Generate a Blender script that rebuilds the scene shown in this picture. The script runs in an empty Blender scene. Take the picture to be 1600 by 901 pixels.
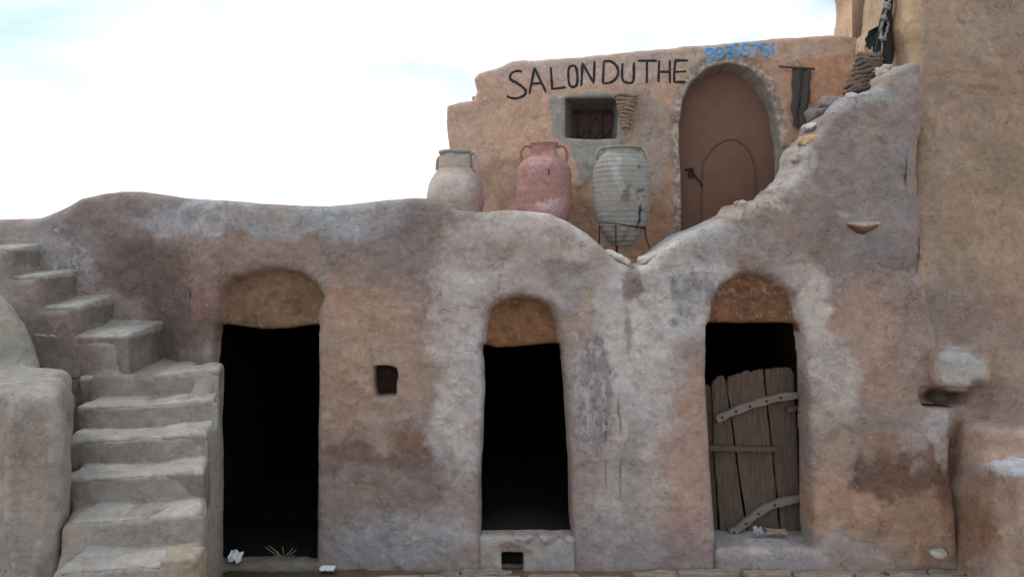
import bpy, bmesh, math, random
import numpy as np
from mathutils import Vector
R = math.radians
random.seed(7)
rng = np.random.RandomState(11)
# ------------------------------------------------------------------ camera, sky, sun, exposure
D, FPX, HOR = 6.0, 1200.0, 380.0            # camera 6 m in front of the storehouse wall, eye at z = 0
sc = bpy.context.scene
cam = bpy.data.cameras.new('camera'); camo = bpy.data.objects.new('camera', cam)
sc.collection.objects.link(camo); sc.camera = camo
camo.location = (0, -D, 0); camo.rotation_euler = (R(90), 0, 0)
cam.sensor_width = 36; cam.lens = 36*FPX/1600; cam.shift_y = (HOR-450.5)/1600
cam.clip_start = .05; cam.clip_end = 2000
SUN_EL, SUN_AZ = 52, -62                    # sun high, to the left and a little behind the buildings
w = bpy.data.worlds.new('World'); sc.world = w; w.use_nodes = True
nt = w.node_tree; nt.nodes.clear()
def N(nt, t, **k):
    n = nt.nodes.new(t)
    for a, v in k.items():
        if a == 'I':
            for i, x in v.items(): n.inputs[i].default_value = x
        else: setattr(n, a, v)
    return n
sky = N(nt, 'ShaderNodeTexSky', sky_type='NISHITA', sun_disc=False)
sky.sun_elevation = R(SUN_EL); sky.sun_rotation = R(SUN_AZ); sky.dust_density = 4; sky.air_density = 1.2; sky.altitude = 300
tc = N(nt, 'ShaderNodeTexCoord')
mp = N(nt, 'ShaderNodeMapping', I={3: (1, 1, 2.2)})
nz = N(nt, 'ShaderNodeTexNoise', I={'Scale': 2.1, 'Detail': 6, 'Roughness': .52, 'Distortion': .25})
cr = N(nt, 'ShaderNodeValToRGB'); cr.color_ramp.elements[0].position = .38; cr.color_ramp.elements[1].position = .56
sep = N(nt, 'ShaderNodeSeparateXYZ')
hz = N(nt, 'ShaderNodeMapRange', I={1: .10, 2: .27, 3: 1, 4: .0}); hz.interpolation_type = 'SMOOTHSTEP'
mx = N(nt, 'ShaderNodeMath', operation='MAXIMUM')
mixc = N(nt, 'ShaderNodeMix', data_type='RGBA'); mixc.inputs[7].default_value = (11.5, 11.7, 12.0, 1)
bgn = N(nt, 'ShaderNodeBackground', I={1: .105}); outw = N(nt, 'ShaderNodeOutputWorld')
add = N(nt, 'ShaderNodeMix', data_type='RGBA', blend_type='ADD'); add.inputs[0].default_value = 1; add.inputs[7].default_value = (2.9, 5.0, 5.7, 1)
half = N(nt, 'ShaderNodeMix', data_type='RGBA', blend_type='MULTIPLY'); half.inputs[0].default_value = 1; half.inputs[7].default_value = (.55, .55, .55, 1)
L = nt.links.new
L(tc.outputs['Generated'], mp.inputs[0]); L(mp.outputs[0], nz.inputs[0]); L(nz.outputs[0], cr.inputs[0])
L(tc.outputs['Generated'], sep.inputs[0]); L(sep.outputs[2], hz.inputs[0])
L(cr.outputs[0], mx.inputs[0]); L(hz.outputs[0], mx.inputs[1]); L(mx.outputs[0], mixc.inputs[0])
L(sky.outputs[0], half.inputs[6]); L(half.outputs[2], add.inputs[6]); L(add.outputs[2], mixc.inputs[6]); L(mixc.outputs[2], bgn.inputs[0]); L(bgn.outputs[0], outw.inputs[0])
sd = bpy.data.lights.new('sun', 'SUN'); sd.energy = .9; sd.angle = R(14); sd.color = (1, .95, .87)
so = bpy.data.objects.new('sun', sd); sc.collection.objects.link(so)
az = R(SUN_AZ); el = R(SUN_EL)
so.rotation_euler = Vector((math.sin(az)*math.cos(el), math.cos(az)*math.cos(el), math.sin(el))).to_track_quat('Z', 'Y').to_euler()
sc.view_settings.view_transform = 'Standard'; sc.view_settings.look = 'None'; sc.view_settings.exposure = 0; sc.view_settings.gamma = 1
GAIN = 1.55                                 # photographed tone -> base colour

# ------------------------------------------------------------------ helpers
COL = sc.collection
def lin(c):
    c = np.asarray(c, float)/255
    return np.where(c < .04045, c/12.92, ((c+.055)/1.055)**2.4)
def W(px, py, y=0.):                         # photograph pixel on the plane at depth y -> world
    d = D+y
    return Vector(((px-800)*d/FPX, y, (HOR-py)*d/FPX))
_T = rng.rand(64, 64, 64).astype(np.float32)
def n2(x, y, s=0):
    x = np.asarray(x, np.float32)+s*7.31; y = np.asarray(y, np.float32)+s*3.77
    i = np.floor(x).astype(int); j = np.floor(y).astype(int); fx = x-i; fy = y-j
    fx = fx*fx*(3-2*fx); fy = fy*fy*(3-2*fy); i &= 63; j &= 63; i1 = (i+1) & 63; j1 = (j+1) & 63
    T = _T[s % 64]
    return (T[i, j]*(1-fx)+T[i1, j]*fx)*(1-fy)+(T[i, j1]*(1-fx)+T[i1, j1]*fx)*fy-.5
def f2(x, y, s=0, o=4, g=.5):
    r = 0; a = 1; t = 0
    for k in range(o):
        r = r+a*n2(x*2**k, y*2**k, s+k); t += a; a *= g
    return r/t
def n3(x, y, z, s=0):
    x = x+s*5.3; y = y+s*2.9; z = z+s*8.1
    i = np.floor(x).astype(int); j = np.floor(y).astype(int); k = np.floor(z).astype(int)
    fx = x-i; fy = y-j; fz = z-k
    fx = fx*fx*(3-2*fx); fy = fy*fy*(3-2*fy); fz = fz*fz*(3-2*fz)
    i &= 63; j &= 63; k &= 63; I = (i+1) & 63; J = (j+1) & 63; K = (k+1) & 63
    T = _T
    a = (T[i, j, k]*(1-fx)+T[I, j, k]*fx)*(1-fy)+(T[i, J, k]*(1-fx)+T[I, J, k]*fx)*fy
    b = (T[i, j, K]*(1-fx)+T[I, j, K]*fx)*(1-fy)+(T[i, J, K]*(1-fx)+T[I, J, K]*fx)*fy
    return a*(1-fz)+b*fz-.5
def f3(x, y, z, s=0, o=3):
    r = 0; a = 1; t = 0
    for k in range(o):
        r = r+a*n3(x*2**k, y*2**k, z*2**k, s+k); t += a; a *= .5
    return r/t
def smax(a, b, k):
    h = np.maximum(k-np.abs(a-b), 0)/k
    return np.maximum(a, b)+h*h*k*.25
def smin(a, b, k): return -smax(-a, -b, k)
def sstep(a, b, x):
    t = np.clip((x-a)/(b-a), 0, 1); return t*t*(3-2*t)
def polysdf(px, py, P):                      # signed distance to a polygon, negative inside
    P = np.array(P, float); d = np.full(px.shape, 1e9); ins = np.zeros(px.shape, bool)
    for a, b in zip(P, np.roll(P, -1, 0)):
        e = b-a; wx = px-a[0]; wy = py-a[1]
        t = np.clip((wx*e[0]+wy*e[1])/(e@e+1e-9), 0, 1)
        d = np.minimum(d, (wx-e[0]*t)**2+(wy-e[1]*t)**2)
        c = (a[1] > py) != (b[1] > py)
        with np.errstate(all='ignore'):
            xi = a[0]+(py-a[1])/(b[1]-a[1]+1e-12)*e[0]
        ins ^= c & (px < xi)
    return np.where(ins, -1, 1)*np.sqrt(d)
def link(o, parent=None):
    COL.objects.link(o)
    if parent is not None:
        o.parent = parent
        if o.type == 'MESH': o.matrix_parent_inverse = parent.matrix_basis.inverted()   # parts are modelled in world space
    return o
def tag(o, label=None, cat=None, group=None, kind=None):
    for k, v in (('label', label), ('category', cat), ('group', group), ('kind', kind)):
        if v: o[k] = v
    return o
def empty(name, loc, label, cat, group=None):
    o = bpy.data.objects.new(name, None); o.location = loc; o.empty_display_size = .1
    COL.objects.link(o); return tag(o, label, cat, group)
def nets(fn, lo, hi, h):
    """mesh of the zero set of fn(x[nx,1,1], y, z) by surface nets"""
    h = np.array(h if hasattr(h, '__len__') else (h,)*3, float); lo = np.array(lo, float)-h*1.5
    n = np.ceil((np.array(hi)+h*1.5-lo)/h).astype(int)+1
    X = (lo[0]+h[0]*np.arange(n[0]))[:, None, None]; Y = (lo[1]+h[1]*np.arange(n[1]))[None, :, None]; Z = (lo[2]+h[2]*np.arange(n[2]))[None, None, :]
    v = np.broadcast_to(fn(X, Y, Z), tuple(n)).astype(np.float32).copy()
    v[0] = v[-1] = 1; v[:, 0] = v[:, -1] = 1; v[:, :, 0] = v[:, :, -1] = 1
    s = v < 0; c = s.astype(np.uint8)
    m = c[:-1]+c[1:]; m = m[:, :-1]+m[:, 1:]; m = m[:, :, :-1]+m[:, :, 1:]
    ci = np.argwhere((m > 0) & (m < 8)); i, j, k = ci.T
    cor = [(a, b, d) for a in (0, 1) for b in (0, 1) for d in (0, 1)]
    val = np.stack([v[i+a, j+b, k+d] for a, b, d in cor], 1)
    acc = np.zeros((len(ci), 3)); cnt = np.zeros(len(ci))
    for p in range(8):
        for q in range(p+1, 8):
            if sum(abs(a-b) for a, b in zip(cor[p], cor[q])) != 1: continue
            A = val[:, p]; B = val[:, q]; mk = (A < 0) != (B < 0)
            t = np.where(mk, A/np.where(mk, A-B, 1), 0)[:, None]
            acc += mk[:, None]*(np.array(cor[p])*(1-t)+np.array(cor[q])*t); cnt += mk
    co = lo+(ci+acc/cnt[:, None])*h
    idx = np.full(m.shape, -1, np.int32); idx[i, j, k] = np.arange(len(ci))
    Q = []
    for ax in range(3):
        a = [slice(1, -1)]*3; b = [slice(1, -1)]*3; a[ax] = slice(0, -1); b[ax] = slice(1, None)
        sa = s[tuple(a)]; sb = s[tuple(b)]
        e = np.argwhere(sa != sb); fl = sa[tuple(e.T)]
        o = np.ones(3, int); o[ax] = 0; e = e+o
        u = (ax+1) % 3; w_ = (ax+2) % 3; U = np.zeros(3, int); U[u] = 1; V = np.zeros(3, int); V[w_] = 1
        g = [idx[tuple((e-o_).T)] for o_ in (U+V, V, 0*U, U)]
        q = np.stack(g, 1); q = np.where(fl[:, None], q, q[:, ::-1]); Q.append(q)
    return co, np.concatenate(Q)
def mesh_np(name, co, q, mat, parent=None, col=None, smooth=True):
    me = bpy.data.meshes.new(name); n = len(co); f = len(q)
    me.vertices.add(n); me.vertices.foreach_set('co', np.ascontiguousarray(co, np.float32).ravel())
    me.loops.add(f*4); me.loops.foreach_set('vertex_index', q.astype(np.int32).ravel())
    me.polygons.add(f); me.polygons.foreach_set('loop_start', np.arange(0, f*4, 4, dtype=np.int32))
    me.update(calc_edges=True)
    if smooth: me.polygons.foreach_set('use_smooth', np.ones(f, bool))
    if col is not None:
        at = me.attributes.new('Col', 'FLOAT_COLOR', 'POINT'); at.data.foreach_set('color', np.ascontiguousarray(col, np.float32).ravel())
    me.materials.append(mat)
    return link(bpy.data.objects.new(name, me), parent)
def paint(px, py, base, blobs, seed=1):
    """wear, stain and painted shade patches of plaster: rgba (alpha = how much the plaster flakes)"""
    c = np.tile(np.append(lin(base), .15), (len(px), 1))
    wx = f2(px/38, py/38, seed, 5, .62); wy = f2(px/38, py/38, seed+9, 5, .62)
    big = f2(px/90, py/90, seed+3, 4)
    c[:, :3] *= (1+.35*big)[:, None]
    for b in blobs:
        cx, cy, rx, ry, rgb, op = b[:6]; e = b[6] if len(b) > 6 else .5; wp = b[7] if len(b) > 7 else 1; fl = b[8] if len(b) > 8 else None
        r = np.sqrt(((px-cx+wx*70*wp)/rx)**2+((py-cy+wy*70*wp)/ry)**2)
        m = op*(1-sstep(1-e, 1+e*.6, r+big*.6))
        c[:, :3] += m[:, None]*(lin(rgb)-c[:, :3])
        if fl is not None: c[:, 3] += m*(fl-c[:, 3])
    med = f2(px/9, py/7, seed+5, 4, .6)
    st = f2(px/30, py/11, seed+7, 4, .6); rub = np.abs(f2(px/17+wx*3, py/13+wy*3, seed+11, 4, .65))
    c[:, :3] *= (1+.24*med+.12*st+.22*(.16-rub))[:, None]
    hue = f2(px/33, py/27, seed+13, 4, .6)[:, None]; c[:, :3] *= 1+hue*np.array((.12, .0, -.15))
    return c
TONE = np.array((1.08, 1.10, 1.145))
def fin(c, g=None):
    c = c.copy(); c[:, :3] = np.clip(c[:, :3]*(g or GAIN)*TONE, .01, .85); return c

# ------------------------------------------------------------------ materials
def newmat(name):
    m = bpy.data.materials.new(name); m.use_nodes = True; t = m.node_tree
    return m, t, t.nodes['Principled BSDF'], t.links.new
def plaster(name, scale=1., bump=.5, flake=1., color=None):
    m, t, b, L = newmat(name); b.inputs['Roughness'].default_value = .93; b.inputs['Specular IOR Level'].default_value = .15
    tcn = N(t, 'ShaderNodeTexCoord'); P = tcn.outputs['Object']
    if color is None: src = N(t, 'ShaderNodeAttribute', attribute_name='Col'); cs = src.outputs['Color']; al = src.outputs['Alpha']
    else:
        src = N(t, 'ShaderNodeRGB'); src.outputs[0].default_value = (*color, 1); cs = src.outputs[0]; v_ = N(t, 'ShaderNodeValue'); v_.outputs[0].default_value = .25; al = v_.outputs[0]
    def noise(sc_, det=4, rough=.6, mapping=None, dist=0):
        n = N(t, 'ShaderNodeTexNoise', I={'Scale': sc_*scale, 'Detail': det, 'Roughness': rough, 'Distortion': dist})
        if mapping:
            mm = N(t, 'ShaderNodeMapping', I={3: mapping}); L(P, mm.inputs[0]); L(mm.outputs[0], n.inputs[0])
        else: L(P, n.inputs[0])
        return n.outputs[0]
    def rng_(v, a, b_, c=0, d=1):
        n = N(t, 'ShaderNodeMapRange', I={1: a, 2: b_, 3: c, 4: d}); L(v, n.inputs[0]); return n.outputs[0]
    def mul(a, b_, op='MULTIPLY'):
        n = N(t, 'ShaderNodeMath', operation=op)
        for i, v in enumerate((a, b_)):
            if hasattr(v, 'node'): L(v, n.inputs[i])
            else: n.inputs[i].default_value = v
        return n.outputs[0]
    def mix(f, a, c, bt='MIX'):
        n = N(t, 'ShaderNodeMix', data_type='RGBA', blend_type=bt)
        if hasattr(f, 'node'): L(f, n.inputs[0])
        else: n.inputs[0].default_value = f
        for i, v in ((6, a), (7, c)):
            if hasattr(v, 'node'): L(v, n.inputs[i])
            else: n.inputs[i].default_value = v
        return n.outputs[2]
    fine = noise(95, 5, .7); mid = noise(24, 5, .65); strk = noise(12, 4, .6, (1, 1, 1.9), .9)
    v = mul(rng_(fine, .25, .75, .88, 1.12), mul(rng_(mid, .25, .75, .86, 1.14), rng_(strk, .3, .7, .92, 1.08)))
    c = mix(1., cs, v, 'MULTIPLY')
    # thin overlapping washes with crisp torn edges
    lay = []
    for sc_, th_, k_, mp_, wd_ in ((2.6, .54, (1.15, 1.145, 1.14, 1), (1.2, 1, .9), .006), (4.3, .57, (.85, .83, .82, 1), (.8, 1, 1.3), .008), (7.5, .59, (1.17, 1.16, 1.15, 1), (.8, 1, 1.5), .008), (12., .60, (.82, .79, .77, 1), (1, 1, 1.1), .01)):
        ln = noise(sc_, 7, .68, mp_, .9); lf = rng_(ln, th_, th_+wd_*2, 0, .8); lay.append(lf); c = mix(lf, c, mix(1., c, k_, 'MULTIPLY'))
    # pale lime flakes and scraped streaks where the plaster flakes
    fl = noise(11, 6, .72, (1.5, 1, .8), .6); thr = mul(.70, mul(al, .22*flake), 'SUBTRACT')
    f1 = rng_(mul(fl, thr, 'SUBTRACT'), 0, .025, 0, .55); c = mix(f1, c, (.50, .47, .44, 1))
    fd = noise(14, 6, .75, (1.4, 1, .9), .8); thr2 = mul(.72, mul(al, .20*flake), 'SUBTRACT')
    f2_ = rng_(mul(fd, thr2, 'SUBTRACT'), 0, .03, 0, .55); c = mix(f2_, c, mix(1., c, (.50, .43, .38, 1), 'MULTIPLY'))
    sc1 = noise(17, 4, .65, (1, 1, 2.6), 1.6); c = mix(rng_(sc1, .655, .70, 0, .40), c, (.56, .52, .48, 1))
    ch1 = noise(27, 4, .7, (1, 1, 1.9), .8); c = mix(rng_(ch1, .68, .72, 0, .55), c, mix(1., c, (.42, .36, .32, 1), 'MULTIPLY'))
    # pits and cracks
    vo = N(t, 'ShaderNodeTexVoronoi', feature='F1', I={'Scale': 13*scale, 'Randomness': 1}); L(P, vo.inputs[0])
    pit = mul(rng_(vo.outputs['Distance'], .07, .13, 1, 0), rng_(noise(7, 2), .53, .58))
    vs_ = N(t, 'ShaderNodeTexVoronoi', feature='F1', I={'Scale': 17*scale, 'Randomness': 1}); L(P, vs_.inputs[0])
    spk = mul(rng_(vs_.outputs['Distance'], .07, .14, .55, 0), rng_(noise(5, 3), .54, .60)); c = mix(spk, c, (.60, .57, .53, 1))
    dn = N(t, 'ShaderNodeTexNoise', I={'Scale': 6, 'Detail': 5, 'Roughness': .7}); L(P, dn.inputs[0])
    vm = N(t, 'ShaderNodeVectorMath', operation='MULTIPLY_ADD', I={1: (.28, .28, .28)}); L(dn.outputs[1], vm.inputs[0]); L(P, vm.inputs[2])
    vc = N(t, 'ShaderNodeTexVoronoi', feature='DISTANCE_TO_EDGE', I={'Scale': 2.1}); L(vm.outputs[0], vc.inputs[0])
    crk = mul(rng_(vc.outputs['Distance'], .004, .016, 1, 0), rng_(noise(1.7, 2), .57, .63))
    c = mix(mul(pit, .5), c, (.035, .028, .024, 1)); c = mix(mul(crk, .38), c, (.06, .05, .042, 1))
    L(c, b.inputs['Base Color'])
    h = mul(mul(fine, .18), mul(mid, .9), 'ADD'); h = mul(h, mul(strk, .35), 'ADD'); h = mul(h, mul(f1, .45), 'ADD'); h = mul(h, mul(f2_, .4), 'SUBTRACT')
    h = mul(h, mul(pit, .7), 'SUBTRACT'); h = mul(h, mul(crk, .6), 'SUBTRACT')
    h = mul(mul(h, mul(lay[0], .35), 'ADD'), mul(mul(lay[1], .3), mul(lay[3], .3), 'ADD'), 'SUBTRACT'); h = mul(h, mul(lay[2], .25), 'ADD')
    bp = N(t, 'ShaderNodeBump', I={'Strength': bump, 'Distance': .014}); L(h, bp.inputs['Height']); L(bp.outputs[0], b.inputs['Normal'])
    return m
def simple(name, rgb, rough=.8, nscale=20, amt=.3, bump=.2, stretch=(1, 1, 1), metal=0, dark=None, pos=.5, bd=.01, wear=0):
    m, t, b, L = newmat(name); b.inputs['Roughness'].default_value = rough; b.inputs['Metallic'].default_value = metal
    b.inputs['Specular IOR Level'].default_value = .25
    tcn = N(t, 'ShaderNodeTexCoord'); mm = N(t, 'ShaderNodeMapping', I={3: stretch}); L(tcn.outputs['Object'], mm.inputs[0])
    n = N(t, 'ShaderNodeTexNoise', I={'Scale': nscale, 'Detail': 7, 'Roughness': .65}); L(mm.outputs[0], n.inputs[0])
    n2_ = N(t, 'ShaderNodeTexNoise', I={'Scale': nscale*.22, 'Detail': 4, 'Roughness': .6}); L(mm.outputs[0], n2_.inputs[0])
    r = N(t, 'ShaderNodeValToRGB'); e = r.color_ramp.elements
    dk = dark or tuple(x*(1-amt) for x in rgb); e[0].position = pos-.2; e[0].color = (*dk, 1); e[1].position = pos+.2; e[1].color = (*[min(1, x*(1+amt*.6)) for x in rgb], 1)
    av = N(t, 'ShaderNodeMath', operation='ADD'); L(n.outputs[0], av.inputs[0]); L(n2_.outputs[0], av.inputs[1])
    hv = N(t, 'ShaderNodeMath', operation='MULTIPLY'); hv.inputs[1].default_value = .5; L(av.outputs[0], hv.inputs[0])
    L(hv.outputs[0], r.inputs[0]); L(r.outputs[0], b.inputs['Base Color'])
    if wear:
        wn_ = N(t, 'ShaderNodeTexNoise', I={'Scale': 16, 'Detail': 8, 'Roughness': .75}); L(tcn.outputs['Object'], wn_.inputs[0])
        wr = N(t, 'ShaderNodeMapRange', I={1: wear, 2: wear+.06, 3: 0, 4: .85}); L(wn_.outputs[0], wr.inputs[0])
        tr = N(t, 'ShaderNodeBsdfTransparent'); ms = N(t, 'ShaderNodeMixShader'); L(wr.outputs[0], ms.inputs[0]); L(b.outputs[0], ms.inputs[1]); L(tr.outputs[0], ms.inputs[2]); L(ms.outputs[0], t.nodes['Material Output'].inputs[0])
    bp = N(t, 'ShaderNodeBump', I={'Strength': bump, 'Distance': bd}); L(n.outputs[0], bp.inputs['Height']); L(bp.outputs[0], b.inputs['Normal'])
    return m
def A(rgb, g=1.55): return tuple(float(x) for x in np.clip(lin(rgb)*g, .005, .9))
M_wall = plaster('storehouse_plaster'); M_house = plaster('orange_plaster', bump=.35, flake=.9)
M_tower = plaster('tower_plaster', bump=.35, flake=.8); M_stair = plaster('stair_plaster', bump=.4, flake=.6)
M_roomdark = simple('room_darkness', (.008, .007, .0065), .95, 12, .4)  # unlit darkness of the rooms, painted in as a near-black colour
M_earth = simple('packed_earth', A((128, 108, 92)), .95, 9, .35, .5)
M_stone = simple('limestone', A((132, 117, 106), 1.5), .9, 14, .4, .6)
M_grey = simple('grey_stone', A((122, 112, 104)), .9, 20, .4, .6)
M_wood = simple('weathered_wood', A((90, 77, 68), 1.3), .85, 30, .65, .6, (9, 9, .8))
M_batten = simple('grey_wood', A((112, 102, 96), 1.55), .85, 30, .45, .6, (.9, 9, 9))
M_iron = simple('rusty_iron', (.05, .03, .022), .7, 40, .5, .4)
M_door = simple('brown_door_paint', A((98, 72, 60), 1.75), .6, 5, .22, .12)
M_doortrim = simple('brown_trim_paint', A((84, 62, 54), 1.9), .55, 9, .15, .1)
M_shut = simple('shutter_wood', A((72, 56, 50), 1.6), .7, 30, .4, .3, (8, 8, 1))
M_navy = simple('navy_paint', (.045, .045, .055), .7, 90, .45, .4, dark=(.016, .018, .028), pos=.58, wear=.60)
M_blue = simple('blue_paint', A((88, 146, 196), 1.5), .7, 50, .25, .2, dark=A((70, 105, 140), 1.4), pos=.42, wear=.58)
M_cloth = simple('black_goat_hair', (.10, .088, .086), .95, 60, .5, .6, (6, 6, .7))
M_cloth2 = simple('dark_green_cloth', (.05, .058, .058), .95, 40, .5, .5, (4, 4, .8))
M_straw = simple('woven_straw', A((128, 112, 98)), .9, 60, .5, .6)
M_straw2 = simple('grey_esparto', A((96, 82, 74)), .95, 45, .6, .6)
M_rope = simple('grey_rope', A((120, 120, 120)), .9, 60, .4, .5)
M_white = simple('white_litter', (.75, .76, .78), .7, 20, .1)
M_foil = simple('foil', (.32, .36, .42), .45, 40, .5)
M_litb = simple('blue_litter', (.15, .25, .5), .6, 20, .1)
M_twig = simple('dry_twig', A((120, 108, 90)), .9, 30, .3)
M_pot = plaster('pottery', 1.6, .3, .5)
M_pink = simple('red_clay', A((136, 96, 94), 1.5), .8, 16, .16, .22, (1, 1, 3))
M_pale = simple('pale_clay', A((146, 136, 132)), .85, 9, .34, .35, (1, 1, .7), dark=A((116, 100, 100)))
M_greyclay = simple('grey_clay', A((132, 130, 124)), .85, 9, .4, .6, (1, 1, 2.4), dark=A((74, 72, 70)), pos=.43)

# ------------------------------------------------------------------ ground
def grid_sheet(name, x0, x1, y0, y1, z, mat, n=2):
    co = []; q = []
    xs = np.linspace(x0, x1, n); ys = np.linspace(y0, y1, n)
    for a in xs:
        for b in ys: co.append((a, b, z))
    for i in range(n-1):
        for j in range(n-1): q.append((i*n+j, (i+1)*n+j, (i+1)*n+j+1, i*n+j+1))
    return mesh_np(name, np.array(co), np.array(q), mat)
GZ = -2.525
tag(grid_sheet('ground', -600, 600, -600, 600, GZ-.06, M_earth, 3), kind='structure')

# ------------------------------------------------------------------ storehouse front wall
def F0(x): return .42*sstep(-2.2, -3.1, x)   # the wall swings back behind the staircase
def pxw(x, z):
    d = D+F0(x); return 800+x*FPX/d, HOR-z*FPX/d
TOP = [(-700, 352), (-300, 350), (0, 342), (55, 340), (98, 323), (120, 309), (150, 302), (180, 298), (212, 298), (270, 307), (330, 311), (400, 317), (500, 321), (560, 316), (640, 308), (686, 308), (704, 317), (714, 328), (760, 331), (800, 327), (860, 333), (890, 347), (920, 366), (945, 390), (965, 408), (990, 418), (1010, 412), (1032, 391), (1062, 369), (1110, 350), (1146, 333), (1156, 318), (1180, 316), (1206, 308), (1222, 293), (1240, 276), (1252, 250), (1262, 222), (1282, 204), (1290, 184), (1308, 168), (1330, 149), (1362, 143), (1380, 132), (1384, 112), (1400, 101), (1425, 97), (1470, 97)]
ARCH1 = [(328, 900), (328, 700), (328, 600), (334, 520), (338, 480), (342, 455), (358, 436), (388, 423), (428, 417), (466, 423), (494, 440), (508, 466), (500, 488), (496, 520), (496, 600), (493, 700), (494, 900)]
ARCH2 = [(752, 900), (749, 760), (752, 700), (755, 610), (752, 545), (755, 505), (765, 478), (788, 464), (815, 460), (845, 466), (865, 481), (876, 508), (880, 560), (885, 630), (891, 720), (896, 900)]
ARCH3 = [(1118, 900), (1115, 800), (1109, 700), (1104, 600), (1104, 510), (1110, 468), (1125, 442), (1150, 428), (1190, 425), (1220, 435), (1243, 460), (1253, 500), (1260, 560), (1264, 700), (1267, 900)]
TY = [([(300, 506), (350, 508), (400, 516), (440, 515), (497, 508), (540, 506)]), [(700, 536), (752, 540), (775, 545), (820, 543), (877, 537), (920, 534)], [(1060, 504), (1106, 505), (1243, 506), (1300, 506)]]
SH = .2
def Fsurf(x, z):                              # depth of the plastered face
    f = F0(x)+.075*f2(x*.9, z*.9, 1, 2)+.055*f2(x*3.1, z*2.6, 4, 3)+.020*f2(x*8, z*9, 8, 3)+.012*f2(x*17, z*21, 6, 2)
    f = f-.05*sstep(-1.7, -2.5, z)
    px, py = pxw(x, z)
    f = f-.06*sstep(698, 716, px+8*n2(z*9, z*0, 3))*sstep(430, 360, py)   # later coat of plaster, proud of the left wall
    f = f-.05*np.exp(-((px-1330)/90)**2)*sstep(300, 700, py)
    # swelling drip-shaped patch of render between the two right doors
    f = f-.018*sstep(1.05, .9, np.sqrt(((px-930)/42)**2+((py-600)/128)**2))
    f = f-.05*np.exp(-((px-980)/40)**2-((py-400)/50)**2)
    f = f+.07*sstep(1400, 1440, px)*sstep(150, 260, py)*sstep(620, 420, py)
    return f
def wall_fn(X, Y, Z):
    x = X[:, 0, :]; z = Z[0]; x, z = np.broadcast_arrays(X[:, 0, :], Z[0])
    px, py = pxw(x, z)
    jag = .030*f2(x*7, z*7, 12, 3)+.10*f2(x*14, z*14, 21, 3)*sstep(1140, 1200, px)
    tp = np.array(TOP, float); T = np.interp(px, tp[:, 0], tp[:, 1]); dT = (np.interp(px+6, tp[:, 0], tp[:, 1])-np.interp(px-6, tp[:, 0], tp[:, 1]))/12
    dtop = (T-py)/200/np.sqrt(1+dT**2)+jag*.5
    seam = np.interp(py, [97, 180, 215, 300, 380, 450, 540, 650, 720, 901], [1436, 1446, 1440, 1440, 1448, 1458, 1478, 1502, 1488, 1502])
    dr = (px-seam)/200+.02*n2(z*6, z*0, 5)
    out = smax(dtop, dr, .05)
    F = Fsurf(x, z)
    fr = (F[:, None, :]-Y); 
    bk = Y-(F0(x)+.55)[:, None, :]
    v = smax(smax(fr, out[:, None, :], .10), bk, .05)
    warp = .022*f2(x*4, z*4, 31, 3)+.008*f2(x*20, z*20, 33, 2)
    for P, ty, x0, x1 in ((ARCH1, TY[0], -2.6, -1.3), (ARCH2, TY[1], -.45, .65), (ARCH3, TY[2], 1.35, 2.5)):
        a = polysdf(px, py, P)/200+warp*.6
        t = (np.interp(px, *zip(*ty))-py)/200+.012*f2(x*9, z*9, 35, 2)      # >0 above lower edge of the filling
        rec = smax((a[:, None, :]+.26*np.clip(Y-F[:, None, :], 0, .15)), Y-(F+.125)[:, None, :], .05)
        op = smax(smax(a, t+.0, .03)[:, None, :]+.05*np.clip(Y, 0, .2), Y-.32, .02)
        ch = np.maximum(np.maximum(x0-x, x-x1), np.maximum(z+.36, t*0-3.))[:, None, :]
        ch = np.maximum(ch, SH-Y)
        v = smax(v, -rec, .07); v = smax(v, -op, .035); v = np.maximum(v, -ch)
    hole = polysdf(px, py, [(584, 573), (600, 571), (620, 575), (621, 590), (618, 600), (619, 619), (586, 621), (583, 600)])/200+warp*.4
    v = smax(v, -np.maximum(hole[:, None, :], Y-.22), .02)
    ni = polysdf(px, py, [(1437, 615), (1442, 606), (1520, 604), (1540, 602), (1530, 640), (1450, 637), (1440, 630)])/200+warp*.3
    v = smax(v, -np.maximum(ni[:, None, :], Y-.3), .02)
    dr_ = np.maximum(np.abs(px-800.5)-17.5, np.abs(py-876)-14)/200
    return v
co, q = nets(wall_fn, (-4.7, -.32, GZ-.1), (3.75, 1.0, 1.45), (.0165, .024, .0165))
cpx, cpy = pxw(co[:, 0], co[:, 2])
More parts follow.
